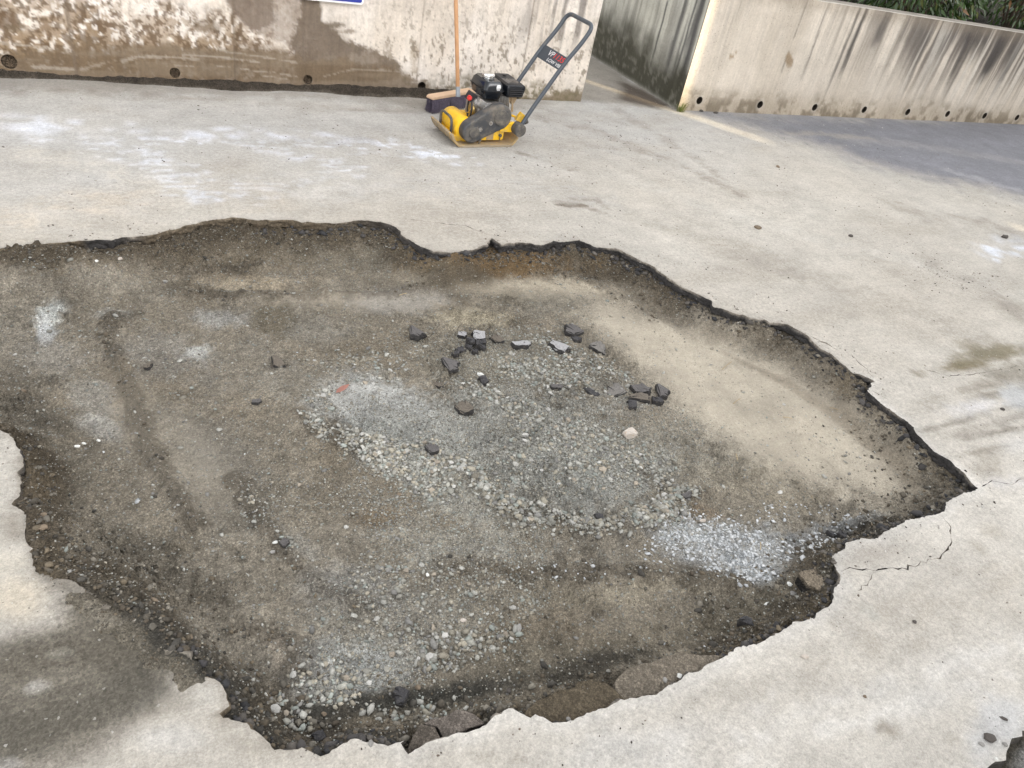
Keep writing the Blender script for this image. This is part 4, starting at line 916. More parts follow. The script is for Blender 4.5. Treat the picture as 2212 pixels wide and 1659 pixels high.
# engine: crankcase, finned cylinder, recoil ring, tank, filter, silencer
bm = bmesh.new(); bm_box(bm, (.215, .195, .185), (.15, .17, .115)); bm_cyl(bm, (.215, .085, .185), (.215, .11, .185), .052, n=24); bm_box(bm, (.165, .14, .235), (.07, .09, .05), Matrix.Rotation(.5, 3, 'Y')); cc = finish(bm, 'crankcase', M_ALU, cp, .008, 2, True)
bm = bmesh.new(); bm_cyl(bm, (.130, .135, .245), (.155, .135, .215), .030, n=20); bm_cyl(bm, (.118, .135, .250), (.135, .135, .235), .018, n=16); finish(bm, 'oil_filler', M_ALU, cc, .003, 2, True)
for k in range(7):
    x = .300 + k * .011; bm = bmesh.new(); bm_box(bm, (x, .18, .225), (.004, .13, .115), Matrix.Rotation(-.25, 3, 'Y')); finish(bm, 'cooling_fin', M_ALU, cc, .001)
bm = bmesh.new(); bm_box(bm, (.335, .18, .225), (.06, .09, .09)); finish(bm, 'cylinder', M_MATT, cc, .004)
bm = bmesh.new(); bm_tube(bm, [(.105 + .012 * math.cos(a), .150 + .050 * math.cos(a), .195 + .062 * math.sin(a)) for a in [2 * math.pi * k / 28 for k in range(28)]], .006, 8, True); finish(bm, 'starter_ring', M_MATT, cp, 0, 0, True)
bm = bmesh.new(); bm_cyl(bm, (.112, .150, .190), (.128, .150, .190), .036, n=24); finish(bm, 'starter_disc', M_BRASS, cp, .003, 2, True)
bm = bmesh.new(); bm_tube(bm, [(.098, .118, .20), (.094, .135, .175), (.098, .165, .165)], .004, 8); finish(bm, 'starter_cord', M_CHROME, cp, 0, 0, True)
bm = bmesh.new(); bm_box(bm, (.112, .165, .262), (.05, .06, .055), Matrix.Rotation(.5, 3, 'Y')); sw_ = finish(bm, 'switch_box', M_MATT, cp, .006, 2)
bm = bmesh.new(); bm_cyl(bm, (.090, .135, .262), (.078, .128, .268), .017, n=6); bm_box(bm, (.078, .127, .268), (.012, .012, .032)); finish(bm, 'red_switch', M_RED, sw_, .003)
def loft(levels, name, mat, parent, bevel, smooth=True):
    """stack of rounded rectangles: (z, cx, cy, half x, half y, corner)"""
    bm = bmesh.new(); rings = []
    for z, cx, cy, hx, hy, r in levels:
        rings.append([bm.verts.new((cx + x, cy + y, z)) for x, y in rrect(-hx, hx, -hy, hy, r, 4)])
    n = len(rings[0])
    for A, B in zip(rings[:-1], rings[1:]):
        for k in range(n): bm.faces.new((A[k], A[(k + 1) % n], B[(k + 1) % n], B[k]))
    bm.faces.new(rings[0][::-1]); bm.faces.new(rings[-1]); return finish(bm, name, mat, parent, bevel, 2, smooth, 35)
TX, TY = .236, .205
tk = loft([(.258, TX, TY, .045, .080, .02), (.268, TX, TY, .060, .095, .024), (.312, TX, TY, .070, .106, .024), (.316, TX, TY, .076, .112, .026), (.321, TX, TY, .076, .112, .026), (.3215, TX, TY, .070, .106, .024), (.356, TX, TY, .062, .097, .024), (.370, TX, TY, .050, .084, .024)], 'fuel_tank', M_TANK, cp, .0)
bm = bmesh.new(); bm_cyl(bm, (TX, TY, .368), (TX, TY, .378), .034, n=28); bm_cyl(bm, (TX, TY, .378), (TX, TY, .394), .042, .040, n=28); bm_cyl(bm, (TX, TY, .394), (TX, TY, .399), .036, .030, n=28); finish(bm, 'fuel_cap', M_CHROME, tk, .002, 2, True)
fy = TY - .1035
bm = bmesh.new(); bm_prism(bm, [(.252, .322), (.272, .322), (.277, .340), (.273, .356), (.252, .356), (.247, .340)], fy - .002, fy + .006); st_ = finish(bm, 'sticker', M_WHP, tk)
def text(body, name, size, mat, parent, mw, ext=.0004, shear=0.0, sx=1.0):
    c = bpy.data.curves.new(name, 'FONT'); c.body = body; c.size = size; c.extrude = ext; c.align_x = 'CENTER'; c.align_y = 'CENTER'; c.shear = shear; c.space_character = 1.02
    o = bpy.data.objects.new(name, c); col.objects.link(o); dg = bpy.context.evaluated_depsgraph_get(); dg.update()
    me = bpy.data.meshes.new_from_object(o.evaluated_get(dg)); bpy.data.objects.remove(o, do_unlink=True)
    me.materials.clear(); me.materials.append(mat)
    me.transform(mw @ Matrix.Diagonal((sx, 1, 1, 1))); r = bpy.data.objects.new(name, me); col.objects.link(r); r.parent = parent; return stuff(r)
text('105', 'sticker_text', .017, M_BKP, st_, Matrix.Translation((.262, fy - .0026, .331)) @ Matrix.Rotation(math.pi / 2, 4, 'X'))
af = loft([(.255, .392, .275, .055, .055, .012), (.320, .392, .275, .062, .060, .014), (.352, .392, .275, .060, .058, .014), (.362, .392, .275, .052, .050, .014)], 'air_filter', M_MATT, cp, .0)
bm = bmesh.new(); bm_cyl(bm, (.392, .275, .360), (.392, .275, .370), .014, n=6); finish(bm, 'filter_knob', M_MATT, af, .002)
mf = loft([(.282, .392, .165, .058, .062, .010), (.336, .392, .165, .068, .070, .012), (.352, .392, .165, .064, .066, .012), (.362, .388, .170, .050, .054, .012)], 'silencer_guard', M_TANK, cp, .0)
for k in range(4):
    bm = bmesh.new(); bm_box(bm, (.392, .1005 - .001 * k, .292 + k * .012), (.095, .012, .005)); finish(bm, 'guard_slat', M_MATT, mf, .001)
for k in range(9):
    bm = bmesh.new(); bm_box(bm, (.352 + k * .0105, .118, .354), (.004, .030, .008), Matrix.Rotation(.55, 3, 'X')); finish(bm, 'vent_rib', M_MATT, mf, .001)
bm = bmesh.new(); bm_box(bm, (.466, .150, .325), (.018, .022, .024)); finish(bm, 'guard_screw_lug', M_MATT, mf, .003)
bm = bmesh.new(); bm_tube(bm, round_path([(.372, .150, .285), (.372, .140, .245), (.350, .140, .225)], .03), .014, 12); finish(bm, 'exhaust_pipe', M_TAN, cp, 0, 0, True)
bm = bmesh.new(); bm_prism(bm, [(.385, .285), (.420, .285), (.428, .262), (.415, .232), (.392, .228)], .135, .150); bm_prism(bm, [(.388, .240), (.398, .240), (.408, .190), (.398, .180), (.392, .190)], .118, .126); finish(bm, 'exhaust_bracket', M_TAN, cp, .002)
# handle pivot: yellow arm, thick rubber bush, tubes, instrument panel
bm = bmesh.new(); bm_prism(bm, [(.272, .092), (.350, .088), (.405, .098), (.412, .128), (.392, .152), (.345, .152), (.300, .135), (.272, .118)], .018, .040); bm_prism(bm, [(.272, .092), (.350, .088), (.405, .098), (.412, .128), (.392, .152), (.345, .152), (.300, .135), (.272, .118)], .290, .312); bm_box(bm, (.345, .165, .112), (.024, .26, .03)); finish(bm, 'pivot_arm', M_YEL, cp, .004)
bm = bmesh.new(); bm_cyl(bm, (.392, .030, .118), (.392, -.038, .118), .041, n=32); finish(bm, 'pivot_bush', M_RUBW, cp, .006, 3, True)
bm = bmesh.new(); bm_cyl(bm, (.392, .300, .118), (.392, .360, .118), .041, n=32); finish(bm, 'pivot_bush', M_RUBW, cp, .006, 3, True)
bm = bmesh.new(); bm_box(bm, (.425, .055, .172), (.040, .026, .060), Matrix.Rotation(.58, 3, 'Y')); bm_cyl(bm, (.332, .19, .172), (.418, .06, .166), .0075, n=10); finish(bm, 'handle_stop', M_YEL, cp, .003)
bm = bmesh.new(); bm_cyl(bm, (.462, .060, .140), (.488, .060, .152), .019, n=20); bm_cyl(bm, (.440, .060, .142), (.463, .060, .146), .010, n=12); finish(bm, 'stop_buffer', M_RUBW, cp, .004, 2, True)
YN, YF = .006, .306
tp = lambda y: [(.405, y, .120), (.46, y, .222), (.622, y, .488), (.668, y, .557), (.745, y, .655)]
path = tp(YN) + [(.806, YN, .760), (.806, YF, .760)] + tp(YF)[::-1]
bm = bmesh.new(); bm_tube(bm, round_path(path, .055, 7), .0135, 14); hd_ = finish(bm, 'handle_tube', M_TUBE, cp, 0, 0, True)
p0, p1 = Vector((.620, 0, .485)), Vector((.671, 0, .560)); dv = (p1 - p0); nrm = Vector((-dv.z, 0, dv.x)).normalized()   # faces up towards the viewer
bm = bmesh.new(); vs_ = []
for y in (YN + .005, YF - .005):
    for q in (p0, p1): vs_.append((q.x, y, q.z))
a, b, c, d = [Vector(v) for v in vs_]
for off in (.0, .003): pass
A_ = [bm.verts.new(v + nrm * .003) for v in (a, c, d, b)]; B_ = [bm.verts.new(v - nrm * .003) for v in (a, c, d, b)]
bm.faces.new(A_); bm.faces.new(B_[::-1])
for i in range(4): bm.faces.new((A_[i], B_[i], B_[(i + 1) % 4], A_[(i + 1) % 4]))
pn = finish(bm, 'handle_panel', M_PANEL, cp)
# lettering runs from the far tube to the near one
ex_ = Vector((0, -1, 0)); ey = dv.normalized(); ez = ex_.cross(ey)
def tmat(s_along, t_up): # s: 0 far .. 1 near
    o = p0 + dv * t_up + Vector((0, YF + (YN - YF) * s_along, 0)) + ez * .0036
    return Matrix((( ex_.x, ey.x, ez.x, o.x), (ex_.y, ey.y, ez.y, o.y), (ex_.z, ey.z, ez.z, o.z), (0, 0, 0, 1)))
text('VP', 'panel_text', .050, M_WHP, pn, tmat(.42, .66), shear=.15, sx=1.15)
text('1135', 'panel_text', .050, M_REDP, pn, tmat(.73, .66), shear=.15, sx=1.25)
text('LOW VIB', 'panel_text', .031, M_WHP, pn, tmat(.68, .22), shear=.1, sx=1.25)

# ------------------------------------------------------------------ push broom
M_WOOD = mat_plain('broom_wood', (.50, .27, .13), .55, var=.18, scale=12); M_BLOCK = mat_plain('broom_block', (.52, .36, .24), .6, var=.12, scale=15, dirt=(.36, .29, .22), dirt_amt=.2)
M_FERR = mat_plain('galvanised', (.33, .36, .40), .5, .5, var=.15); M_BRIS = mat_plain('bristle_fibre', (.095, .080, .115), .5, var=.5, scale=60); M_BRIS2 = mat_plain('bristle_red', (.10, .035, .035), .6, var=.3)
b0 = gp(934, 247); b1 = gp(1036, 228); bd = b1 - b0; BL = .44; ba = math.atan2(bd[1], bd[0]); bc = b0 + bd / np.linalg.norm(bd) * BL / 2
br = empty('push_broom', (bc[0], bc[1], 0), ba); tag(br, 'wide push broom with dark bristles and wooden handle leaning on the wall', 'broom')
bm = bmesh.new(); bm_prism(bm, [(-.22, .090), (.22, .090), (.22, .102), (.205, .112), (-.205, .112), (-.22, .102)], .010, .075); finish(bm, 'broom_block', M_BLOCK, br, .005, 2)
V_, F_ = [], []; rr = random.Random(4)
for i in range(58):
    for j in range(6):
        bx_ = -.212 + i * .424 / 57; by_ = .016 + j * .0105
        for k in range(4):
            x, y = bx_ + rr.uniform(-.003, .003), by_ + rr.uniform(-.003, .003)
            fx_, fy_ = x * 1.035 + rr.gauss(0, .005), y + (y - .042) * .35 + rr.gauss(0, .004) - .006; w_ = .0011; n0 = len(V_); top_ = .090; bot = max(.0, rr.gauss(.004, .004))
            mx, my = (x + fx_) / 2 + rr.gauss(0, .0015), (y + fy_) / 2
            for (px_, py_, pz_) in ((x, y, top_), (mx, my, (top_ + bot) / 2), (fx_, fy_, bot)):
                V_ += [(px_ - w_, py_, pz_), (px_ + w_, py_ - w_ * .5, pz_), (px_, py_ + w_, pz_)]
            for s_ in (0, 3):
                for e in range(3): F_.append((n0 + s_ + e, n0 + s_ + (e + 1) % 3, n0 + s_ + 3 + (e + 1) % 3, n0 + s_ + 3 + e))
bo = pydata('bristles', V_, F_, M_BRIS, br); stuff(bo)
# handle: from the block up to the wall
h0 = np.array([bc[0] + .0 * bd[0], bc[1] + .03, .125])
ft = gp(989.4, 205.5, .125); h0 = np.array([ft[0], ft[1], .125])
for yy in range(-60, -500, -4):
    q = onv(985 + .0243 * yy, yy, YL - .016)
    if np.linalg.norm(np.array([q[0], YL - .016, q[1]]) - h0) > 1.38: break
h1 = Vector((q[0], YL - .016, q[1])); h0 = Vector(h0)
inv = (Matrix.Translation((bc[0], bc[1], 0)) @ Matrix.Rotation(ba, 4, 'Z')).inverted()
l0, l1 = inv @ h0, inv @ h1; dh = (l1 - l0).normalized()
bm = bmesh.new(); bm_cyl(bm, l0 - dh * .01, l0 + dh * .055, .0165, .0145, n=16); finish(bm, 'ferrule', M_FERR, br, .001, 1, True)
bm = bmesh.new(); bm_cyl(bm, l0 + dh * .04, l1, .0135, n=16); finish(bm, 'handle', M_WOOD, br, .003, 2, True)

# ------------------------------------------------------------------ shrubs behind the retaining wall
def mat_leaf(name, rgb, rgb2):
    m, nt, b = newmat(name); c = attr(nt); v = coords(nt)
    nt.links.new(scale_col(nt, c, mrange(nt, noise(nt, v, 30, 3), .3, .7, .8, 1.2)), b.inputs['Base Color'])
    b.inputs['Roughness'].default_value = .32; b.inputs['Specular IOR Level'].default_value = .55
    try: b.inputs['Transmission Weight'].default_value = 0
    except Exception: pass
    return m
M_LEAF = mat_leaf('laurel_leaf', 0, 0); M_BARK = mat_plain('bark', (.09, .065, .045), .85, var=.2)
def shrub(c, rad, n, label, seed, ln=.105):
    r = np.random.default_rng(seed); t = empty('laurel_shrub', c); tag(t, label, 'shrub', )
    V, F, C = [], [], []
    u = r.normal(size=(n, 3)); u /= np.linalg.norm(u, axis=1)[:, None]; q = u * (r.random(n) ** .38)[:, None]
    bump_ = .78 + .45 * fbm(u[:, 0] * 2.3 + 5, u[:, 1] * 2.3 + u[:, 2] * 3, seed, 3)
    pos = q * bump_[:, None] * np.array(rad); pos[:, 2] += rad[2] * .92
    for p, d in zip(pos, u):
        if p[2] < .02: continue
        L = ln * r.uniform(.6, 1.25); w = L * r.uniform(.11, .16)
        ax = np.array([d[0], d[1], -.75 + .5 * d[2]]) + r.normal(0, .45, 3); ax /= np.linalg.norm(ax)
        sd_ = np.cross(ax, d + r.normal(0, .5, 3)); sd_ /= np.linalg.norm(sd_) + 1e-9; nn = np.cross(sd_, ax)
        n0 = len(V); V += [p, p + ax * L * .4 + sd_ * w + nn * w * .35, p + ax * L * .4 - sd_ * w + nn * w * .35, p + ax * L * .42, p + ax * L - nn * L * .10]
        F += [(n0, n0 + 1, n0 + 3), (n0, n0 + 3, n0 + 2), (n0 + 1, n0 + 4, n0 + 3), (n0 + 3, n0 + 4, n0 + 2)]
        k = r.random(); c_ = np.array([.045, .085, .022]) * r.uniform(.6, 1.4) if k < .84 else (np.array([.14, .16, .05]) if k < .97 else np.array([.20, .10, .035])); C += [c_] * 5
    fastmesh('crown', np.array(V), np.array(F), M_LEAF, np.array(C), parent=t)
    bm = bmesh.new()
    for k in range(7):
        a = r.uniform(0, 6.28); e = np.array([math.cos(a) * rad[0] * .6, math.sin(a) * rad[1] * .6, rad[2] * r.uniform(.9, 1.5)])
        bm_tube(bm, [(0, 0, -.15), tuple(e * .45 + r.normal(0, .03, 3)), tuple(e)], .014, 6)
    finish(bm, 'stem', M_BARK, t); return t
gz = lambda x: .72 - .018 * (x - XC)
def at(x, y, V): q = onv(x, y, V); return q
for i, (px, py, V, rx, ry, rz_, n, lab) in enumerate([(1985, -20, 6.25, .88, .55, .62, 3200, 'bushy laurel shrub with hanging leaves behind the streaked retaining wall'),
        (2290, 10, 7.2, .9, .7, .75, 2200, 'laurel shrub in deep shade behind the streaked wall, past the bushy one'),
        (1700, -120, 7.4, 1.0, .8, 1.0, 2200, 'tall laurel shrub set back in the bed near the wall corner')]):
    q = onv(px, py, V); shrub((q[0], V, gz(q[0])), (rx, ry, rz_), n, lab, 500 + i)
for k in range(4):
    x = 8.1 + k * 1.25; shrub((x, 7.0 + .25 * (k % 2), gz(x)), (.95, .7, .95), 2000, 'laurel shrub in the row behind the bushy one, ' + ['first from the alley', 'second from the alley', 'third from the alley', 'fourth from the alley'][k], 540 + k, .12)
for k in range(5):
    x = 6.2 + k * 2.1; shrub((x, 9.2 + .3 * (k % 2), gz(x)), (1.35, .9, 1.5), 1700, ['dark hedge shrub at the back of the bed, nearest the alley', 'dark hedge shrub at the back of the bed, second from the alley', 'dark hedge shrub at the back of the bed, third from the alley', 'dark hedge shrub at the back of the bed, fourth from the alley', 'dark hedge shrub at the back of the bed, fifth from the alley'][k], 520 + k, .16)

# grass tuft at the wall corner
V_, F_, C_ = [], [], []; r = np.random.default_rng(8)
for k in range(70):
    a = r.uniform(0, 6.28); d = np.array([math.cos(a), math.sin(a) * .6, 0]); p = np.array([XC + .01, YR - .03, 0]) + d * r.uniform(0, .045); L = r.uniform(.03, .095); s = np.array([-d[1], d[0], 0]) * .0022; n0 = len(V_)
    m_ = p + d * L * .25 + np.array([0, 0, L * .65]); e = p + d * L * .7 + np.array([0, 0, L * .85]); V_ += [p - s, p + s, m_ + s * .8, m_ - s * .8, e]; F_ += [(n0, n0 + 1, n0 + 2), (n0, n0 + 2, n0 + 3), (n0 + 3, n0 + 2, n0 + 4)]
    C_ += [np.array([.13, .16, .03]) * r.uniform(.6, 1.3)] * 5
gt = fastmesh('grass_tuft', np.array(V_) , np.array(F_), M_LEAF, np.array(C_)); tag(gt, 'small tuft of green grass at the corner of the streaked wall', 'grass')

# ------------------------------------------------------------------ stones, chunks and gravel
def rock_mesh(name, seed, flat=.6, sub=1, jag=.22):
    r = np.random.default_rng(seed); bm = bmesh.new(); bmesh.ops.create_icosphere(bm, subdivisions=sub, radius=1)
    ph = r.uniform(0, 50, 3)
    for v in bm.verts:
        c = np.array(v.co); f = 1 + (fbm(np.array([c[0] * 1.6 + ph[0]]), np.array([c[1] * 1.6 + c[2] * 1.1 + ph[1]]), seed, 3)[0] - .5) * jag * 3 + r.normal(0, jag * .22)
        v.co = Vector(c * f)
    for v in bm.verts: v.co.z *= flat
    # two random facets
    for k in range(3):
        n = Vector(r.normal(size=3)).normalized(); d = r.uniform(.55, .8)
        for v in bm.verts:
            h = v.co.dot(n)
            if h > d: v.co -= n * (h - d)
    me = bpy.data.meshes.new(name); bmesh.ops.recalc_face_normals(bm, faces=bm.faces); bm.to_mesh(me); bm.free(); return me
def chunk_mesh(name, seed, n=11):
    """broken slab of asphalt: ragged outline, flat top, rough side"""
    r = np.random.default_rng(seed); A = np.sort(r.uniform(0, 2 * math.pi, n)); rad = r.uniform(.72, 1.12, n); bm = bmesh.new(); rings = []
    for z, s in ((-.5, .86), (0, 1.04), (.38, .97), (.5, .90)):
        rings.append([bm.verts.new((math.cos(a) * q * s * r.uniform(.94, 1.06), math.sin(a) * q * s * r.uniform(.94, 1.06), z + r.normal(0, .05))) for a, q in zip(A, rad)])
    for P, Q in zip(rings[:-1], rings[1:]):
        for k in range(n): bm.faces.new((P[k], P[(k + 1) % n], Q[(k + 1) % n], Q[k]))
    c = bm.verts.new((r.normal(0, .1), r.normal(0, .1), .53)); 
    for k in range(n): bm.faces.new((rings[-1][k], rings[-1][(k + 1) % n], c))
    bm.faces.new(rings[0][::-1]); bmesh.ops.recalc_face_normals(bm, faces=bm.faces)
    bmesh.ops.subdivide_edges(bm, edges=bm.edges[:], cuts=1, use_grid_fill=True)
    for v in bm.verts: v.co += Vector(r.normal(0, 1, 3)) * .045
    bmesh.ops.triangulate(bm, faces=bm.faces[:])
    for f in bm.faces:
        if f.normal.z > .55 and min(v.co.z for v in f.verts) > .15: f.material_index = 1
    me = bpy.data.meshes.new(name); bm.to_mesh(me); bm.free(); return me
def mat_chunk(name, rgb, edge):
    m, nt, b = newmat(name); v = coords(nt)
    k = mrange(nt, noise(nt, v, 3.5, 5, .7), .52, .72, 0, .8); base = mixc(nt, k, rgb, edge); f = mrange(nt, noise(nt, v, 9, 5, .75), .25, .75, .65, 1.3)
    nt.links.new(scale_col(nt, base, f), b.inputs['Base Color']); b.inputs['Roughness'].default_value = .9; bump(nt, b, noise(nt, v, 14, 5, .75), .7, .10); return m
BLK = (.055, .052, .052)
SIDE = mat_chunk('broken_asphalt', BLK, (.17, .148, .12))
def mc(name, top, mixed): return (SIDE, mat_chunk(name, top, mixed))
M_CW = mc('asphalt_chalky', (.62, .61, .62), (.36, .34, .33)); M_CD = mc('asphalt_dark', (.20, .186, .182), (.10, .094, .093)); M_CG = mc('asphalt_grey', (.30, .28, .26), (.17, .155, .14)); M_CB = mc('asphalt_black', (.085, .082, .088), (.19, .172, .148)); M_CBR = mc('asphalt_brown', (.24, .205, .165), (.15, .125, .10))
chunk_pool = [chunk_mesh('chunk', 700 + k, 9 + k % 5) for k in range(9)]
def wdir(x, y, ang, z):
    a = gp(x, y, z); b = gp(x + 10 * math.cos(math.radians(ang)), y + 10 * math.sin(math.radians(ang)), z); d = b - a; return math.atan2(d[1], d[0])
def px_m(x, y, z): return np.linalg.norm(gp(x + 1, y, z) - gp(x, y, z))
def chunk(x, y, L, B, ang, mat, label, h=.02, i=[0], z0=None, tilt=.12, group=None, name='asphalt_chunk', cat='rubble'):
    i[0] += 1; z = FZ + .01 if z0 is None else z0; p = gp(x, y, z); s = px_m(x, y, z); zz = floor_z(*p) if z0 is None else z0
    src = chunk_pool[i[0] % len(chunk_pool)]; me = src.copy(); me.materials.append(mat[0]); me.materials.append(mat[1])
    # the view foreshortens depth, so the surveyed breadth is stretched back
    o = bpy.data.objects.new(name, me); col.objects.link(o); h *= 1.35; o.location = (p[0], p[1], zz + h * .16)
    o.scale = (L * s / 2, B * s / 2 * 1.9, h); o.rotation_euler = (random.uniform(-tilt, tilt), random.uniform(-tilt, tilt), wdir(x, y, ang, z))
    tag(o, label, cat, group); return o
G_ = 'small asphalt crumbs scattered in the pit'
for a in [(891,718,62,22,28,M_CD,'long dark asphalt chunk half sunk in dirt near the far pit bank',.022),
          (1000,722,26,13,0,M_CW,'small chalky white asphalt chunk beside the black rubble pile',.018),
          (1036,730,36,20,15,M_CW,'chalky white-topped asphalt lump crowning the black rubble pile',.030),
          (1074,731,28,17,-10,M_CBR,'flat brown-grey asphalt piece just right of the black rubble pile',.014),
          (1127,747,44,14,6,M_CW,'thin chalky asphalt sliver between the black pile and the long white chunk',.020),
          (1205,753,50,18,24,M_CW,'long chalky white asphalt chunk with black broken edge',.026),
          (1238,718,42,22,14,M_CD,'purplish grey asphalt slab fragment behind the long chalky chunk',.020),
          (1244,735,26,10,6,M_CB,'black asphalt sliver under the purplish grey fragment',.016),
          (1288,756,40,28,10,M_CG,'grey pitted asphalt piece to the right of the long chalky chunk',.022),
          (967,792,52,30,8,M_CD,'purplish asphalt piece embedded in the gravel below the rubble pile',.016),
          (948,830,38,11,14,M_CBR,'narrow brown asphalt strip at the edge of the pale dust',.012),
          (1044,826,22,15,0,M_CB,'small black asphalt lump next to a pale stone',.020),
          (1001,894,38,22,-10,M_CBR,'dark brown rounded asphalt lump on the rim of the pale dust',.024),
          (1200,843,32,10,8,M_CD,'thin dark asphalt shard lying alone in the gravel',.012),
          (1274,852,44,11,24,M_CB,'narrow black asphalt shard pointing at the slab cluster',.014),
          (1329,845,42,28,20,M_CG,'flat light grey slab at the left of the slab cluster',.014),
          (1382,842,48,18,12,M_CD,'dark glossy slab at the back of the slab cluster',.024),
          (1378,866,52,20,4,M_CBR,'flat brown slab in the middle of the slab cluster',.020),
          (1424,849,40,24,20,M_CD,'dark blocky slab at the right of the slab cluster',.028),
          (1420,868,30,14,-5,M_CB,'black slab leaning under the right of the slab cluster',.020),
          (1365,880,24,16,20,M_CB,'black lump at the front of the slab cluster',.016),
          (932,976,30,16,-12,M_CD,'dark purple asphalt piece among the pale gravel',.018),
          (554,867,22,11,10,M_CD,'small black asphalt piece alone on the brown dirt',.014),
          (599,778,50,13,38,M_CBR,'long dark asphalt piece pressed into dirt, upper left part of pit',.016),
          (867,1504,38,24,-10,M_CB,'cracked black asphalt lump in the dark trench along the near rim',.026),
          (614,1180,26,13,-12,M_CD,'dark flat asphalt piece among small white stones',.016),
          (1602,1356,36,15,6,M_CB,'black lump in the damp dark soil by the near rim',.024),
          (1793,1157,18,11,0,M_CB,'round black asphalt lump on the whitish dirt',.018),
          (1815,1166,24,15,20,M_CB,'black asphalt clod against the near slab edge',.022),
          (690,1590,36,14,-10,M_CB,'black asphalt sliver in the deepest near corner of the pit',.016),
          (320,786,16,12,20,M_CBR,'small brown lump on the left side of the pit',.016),
          (1480,1080,26,10,0,M_CD,'dark chip at the end of the gravel crescent',.012),
          (1290,1128,20,12,0,M_CB,'black lump in the gravel crescent',.018)]:
    chunk(*a)
for k, (x, y, L, B, a_) in enumerate([(1016,744,20,12,-20),(1032,748,18,12,20),(1010,755,20,11,10),(1040,757,17,10,-10),(1026,763,18,9,0),(1044,744,14,10,10),(996,757,24,11,-15),(985,765,20,9,0)]):
    chunk(x, y, L, B, a_, M_CB, 'black asphalt lump in the rubble pile under a chalky chunk', .024 if k < 6 else .016, group='lumps of the black rubble pile')
# slabs that dropped along the near rim
def slab(L, z, t, mat, label, seed, tilt=(0, 0)):
    W_ = np.array([gp(x, y, z) for x, y in L]); c = W_.mean(0); W_ = ragged(W_, .018, .008, seed) - c; bm = bmesh.new(); n = len(W_); r = np.random.default_rng(seed); rings = []
    for zz, s in ((-t, .97), (-t * .4, 1.015), (-.002, 1.0), (0, .975)): rings.append([bm.verts.new((x * s + r.normal(0, .0015), y * s + r.normal(0, .0015), zz + r.normal(0, .001))) for x, y in W_])
    for P, Q_ in zip(rings[:-1], rings[1:]):
        for k in range(n): bm.faces.new((P[k], P[(k + 1) % n], Q_[(k + 1) % n], Q_[k]))
    bm.faces.new(rings[0][::-1]); f = bm.faces.new(rings[-1]); bmesh.ops.triangulate(bm, faces=[f]); bmesh.ops.recalc_face_normals(bm, faces=bm.faces)
    me = bpy.data.meshes.new('asphalt_slab'); bm.to_mesh(me); bm.free(); nv = len(me.vertices); co = np.array([v.co for v in me.vertices])
    cc_ = np.where((co[:, 2] > -.003)[:, None], np.array(mat), np.array((.035, .032, .030))) * (.75 + .5 * fbm(co[:, 0] * 25 + seed, co[:, 1] * 25, seed, 4))[:, None]
    at_ = me.color_attributes.new('col', 'FLOAT_COLOR', 'POINT'); c4 = np.ones((nv, 4), np.float32); c4[:, :3] = cc_; at_.data.foreach_set('color', c4.ravel())
    me.materials.append(M_DIRT); o = bpy.data.objects.new('asphalt_slab', me); col.objects.link(o); o.location = (c[0], c[1], z); o.rotation_euler = (tilt[0], tilt[1], 0); tag(o, label, 'slab'); return o
slab([(880,1630),(892,1592),(908,1566),(936,1572),(953,1598),(932,1614)], -.020, .07, (.17, .145, .12), 'small brown settled slab piece in the notch of the near rim', 81)
slab([(917,1562),(950,1548),(985,1531),(1012,1535),(1046,1553),(1050,1566),(985,1592),(962,1598),(944,1572)], -.020, .07, (.215, .185, .16), 'cracked grey-brown settled slab beside the near rim notch', 82)
slab([(1130,1545),(1160,1520),(1200,1500),(1262,1470),(1310,1475),(1332,1492),(1348,1512),(1290,1548),(1225,1568),(1170,1552)], -.020, .08, (.15, .122, .085), 'broad brown soil-covered slab sunk below the near rim', 83, (.05, -.03))
slab([(1328,1475),(1348,1440),(1400,1426),(1480,1414),(1560,1418),(1510,1458),(1436,1492),(1384,1512),(1338,1516)], -.020, .08, (.25, .215, .17), 'long pale sandy slab sunk along the near rim', 84, (.04, -.02))
slab([(1728,1238),(1760,1222),(1796,1212),(1812,1235),(1808,1272),(1770,1270),(1745,1262)], -.034, .05, (.30, .25, .19), 'tan lump of sub-base under the cracked near slab', 85, (.05, -.05))

M_ROCK = mat_plain('pale_rock', (.52, .47, .42), .85, var=.25, scale=6, dirt=(.42, .24, .11), dirt_amt=.25, dscale=3, bmp=.6)
M_RBR = mat_plain('brown_rock', (.20, .155, .11), .9, var=.25, scale=6, bmp=.6, rnd=.2); M_RGR = mat_plain('grey_rock', (.26, .25, .235), .88, var=.2, scale=6, bmp=.5, rnd=.3); M_RWH = mat_plain('white_stone', (.66, .66, .63), .8, var=.12, scale=6, bmp=.4, rnd=.1); M_RDK = mat_plain('dark_stone', (.075, .065, .058), .9, var=.25, scale=6, bmp=.5)
rock_pool = [rock_mesh('rock', 800 + k, .62, 2) for k in range(6)]
def rock(x, y, L, B, ang, mat, label, z0=None, h=None, i=[0], group=None):
    i[0] += 1; z = FZ + .01 if z0 is None else z0; p = gp(x, y, z); s = px_m(x, y, z); zz = floor_z(*p) if z0 is None else z0
    me = rock_pool[i[0] % len(rock_pool)].copy(); me.materials.clear(); me.materials.append(mat); o = bpy.data.objects.new('stone', me); col.objects.link(o)
    a, b = L * s / 2, B * s / 2 * 1.15; hh = h or min(a, b) * .95
    o.location = (p[0], p[1], zz + hh * .36); o.scale = (a, b, hh); o.rotation_euler = (random.uniform(-.2, .2), random.uniform(-.2, .2), wdir(x, y, ang, z)); tag(o, label, 'stone', group); return o
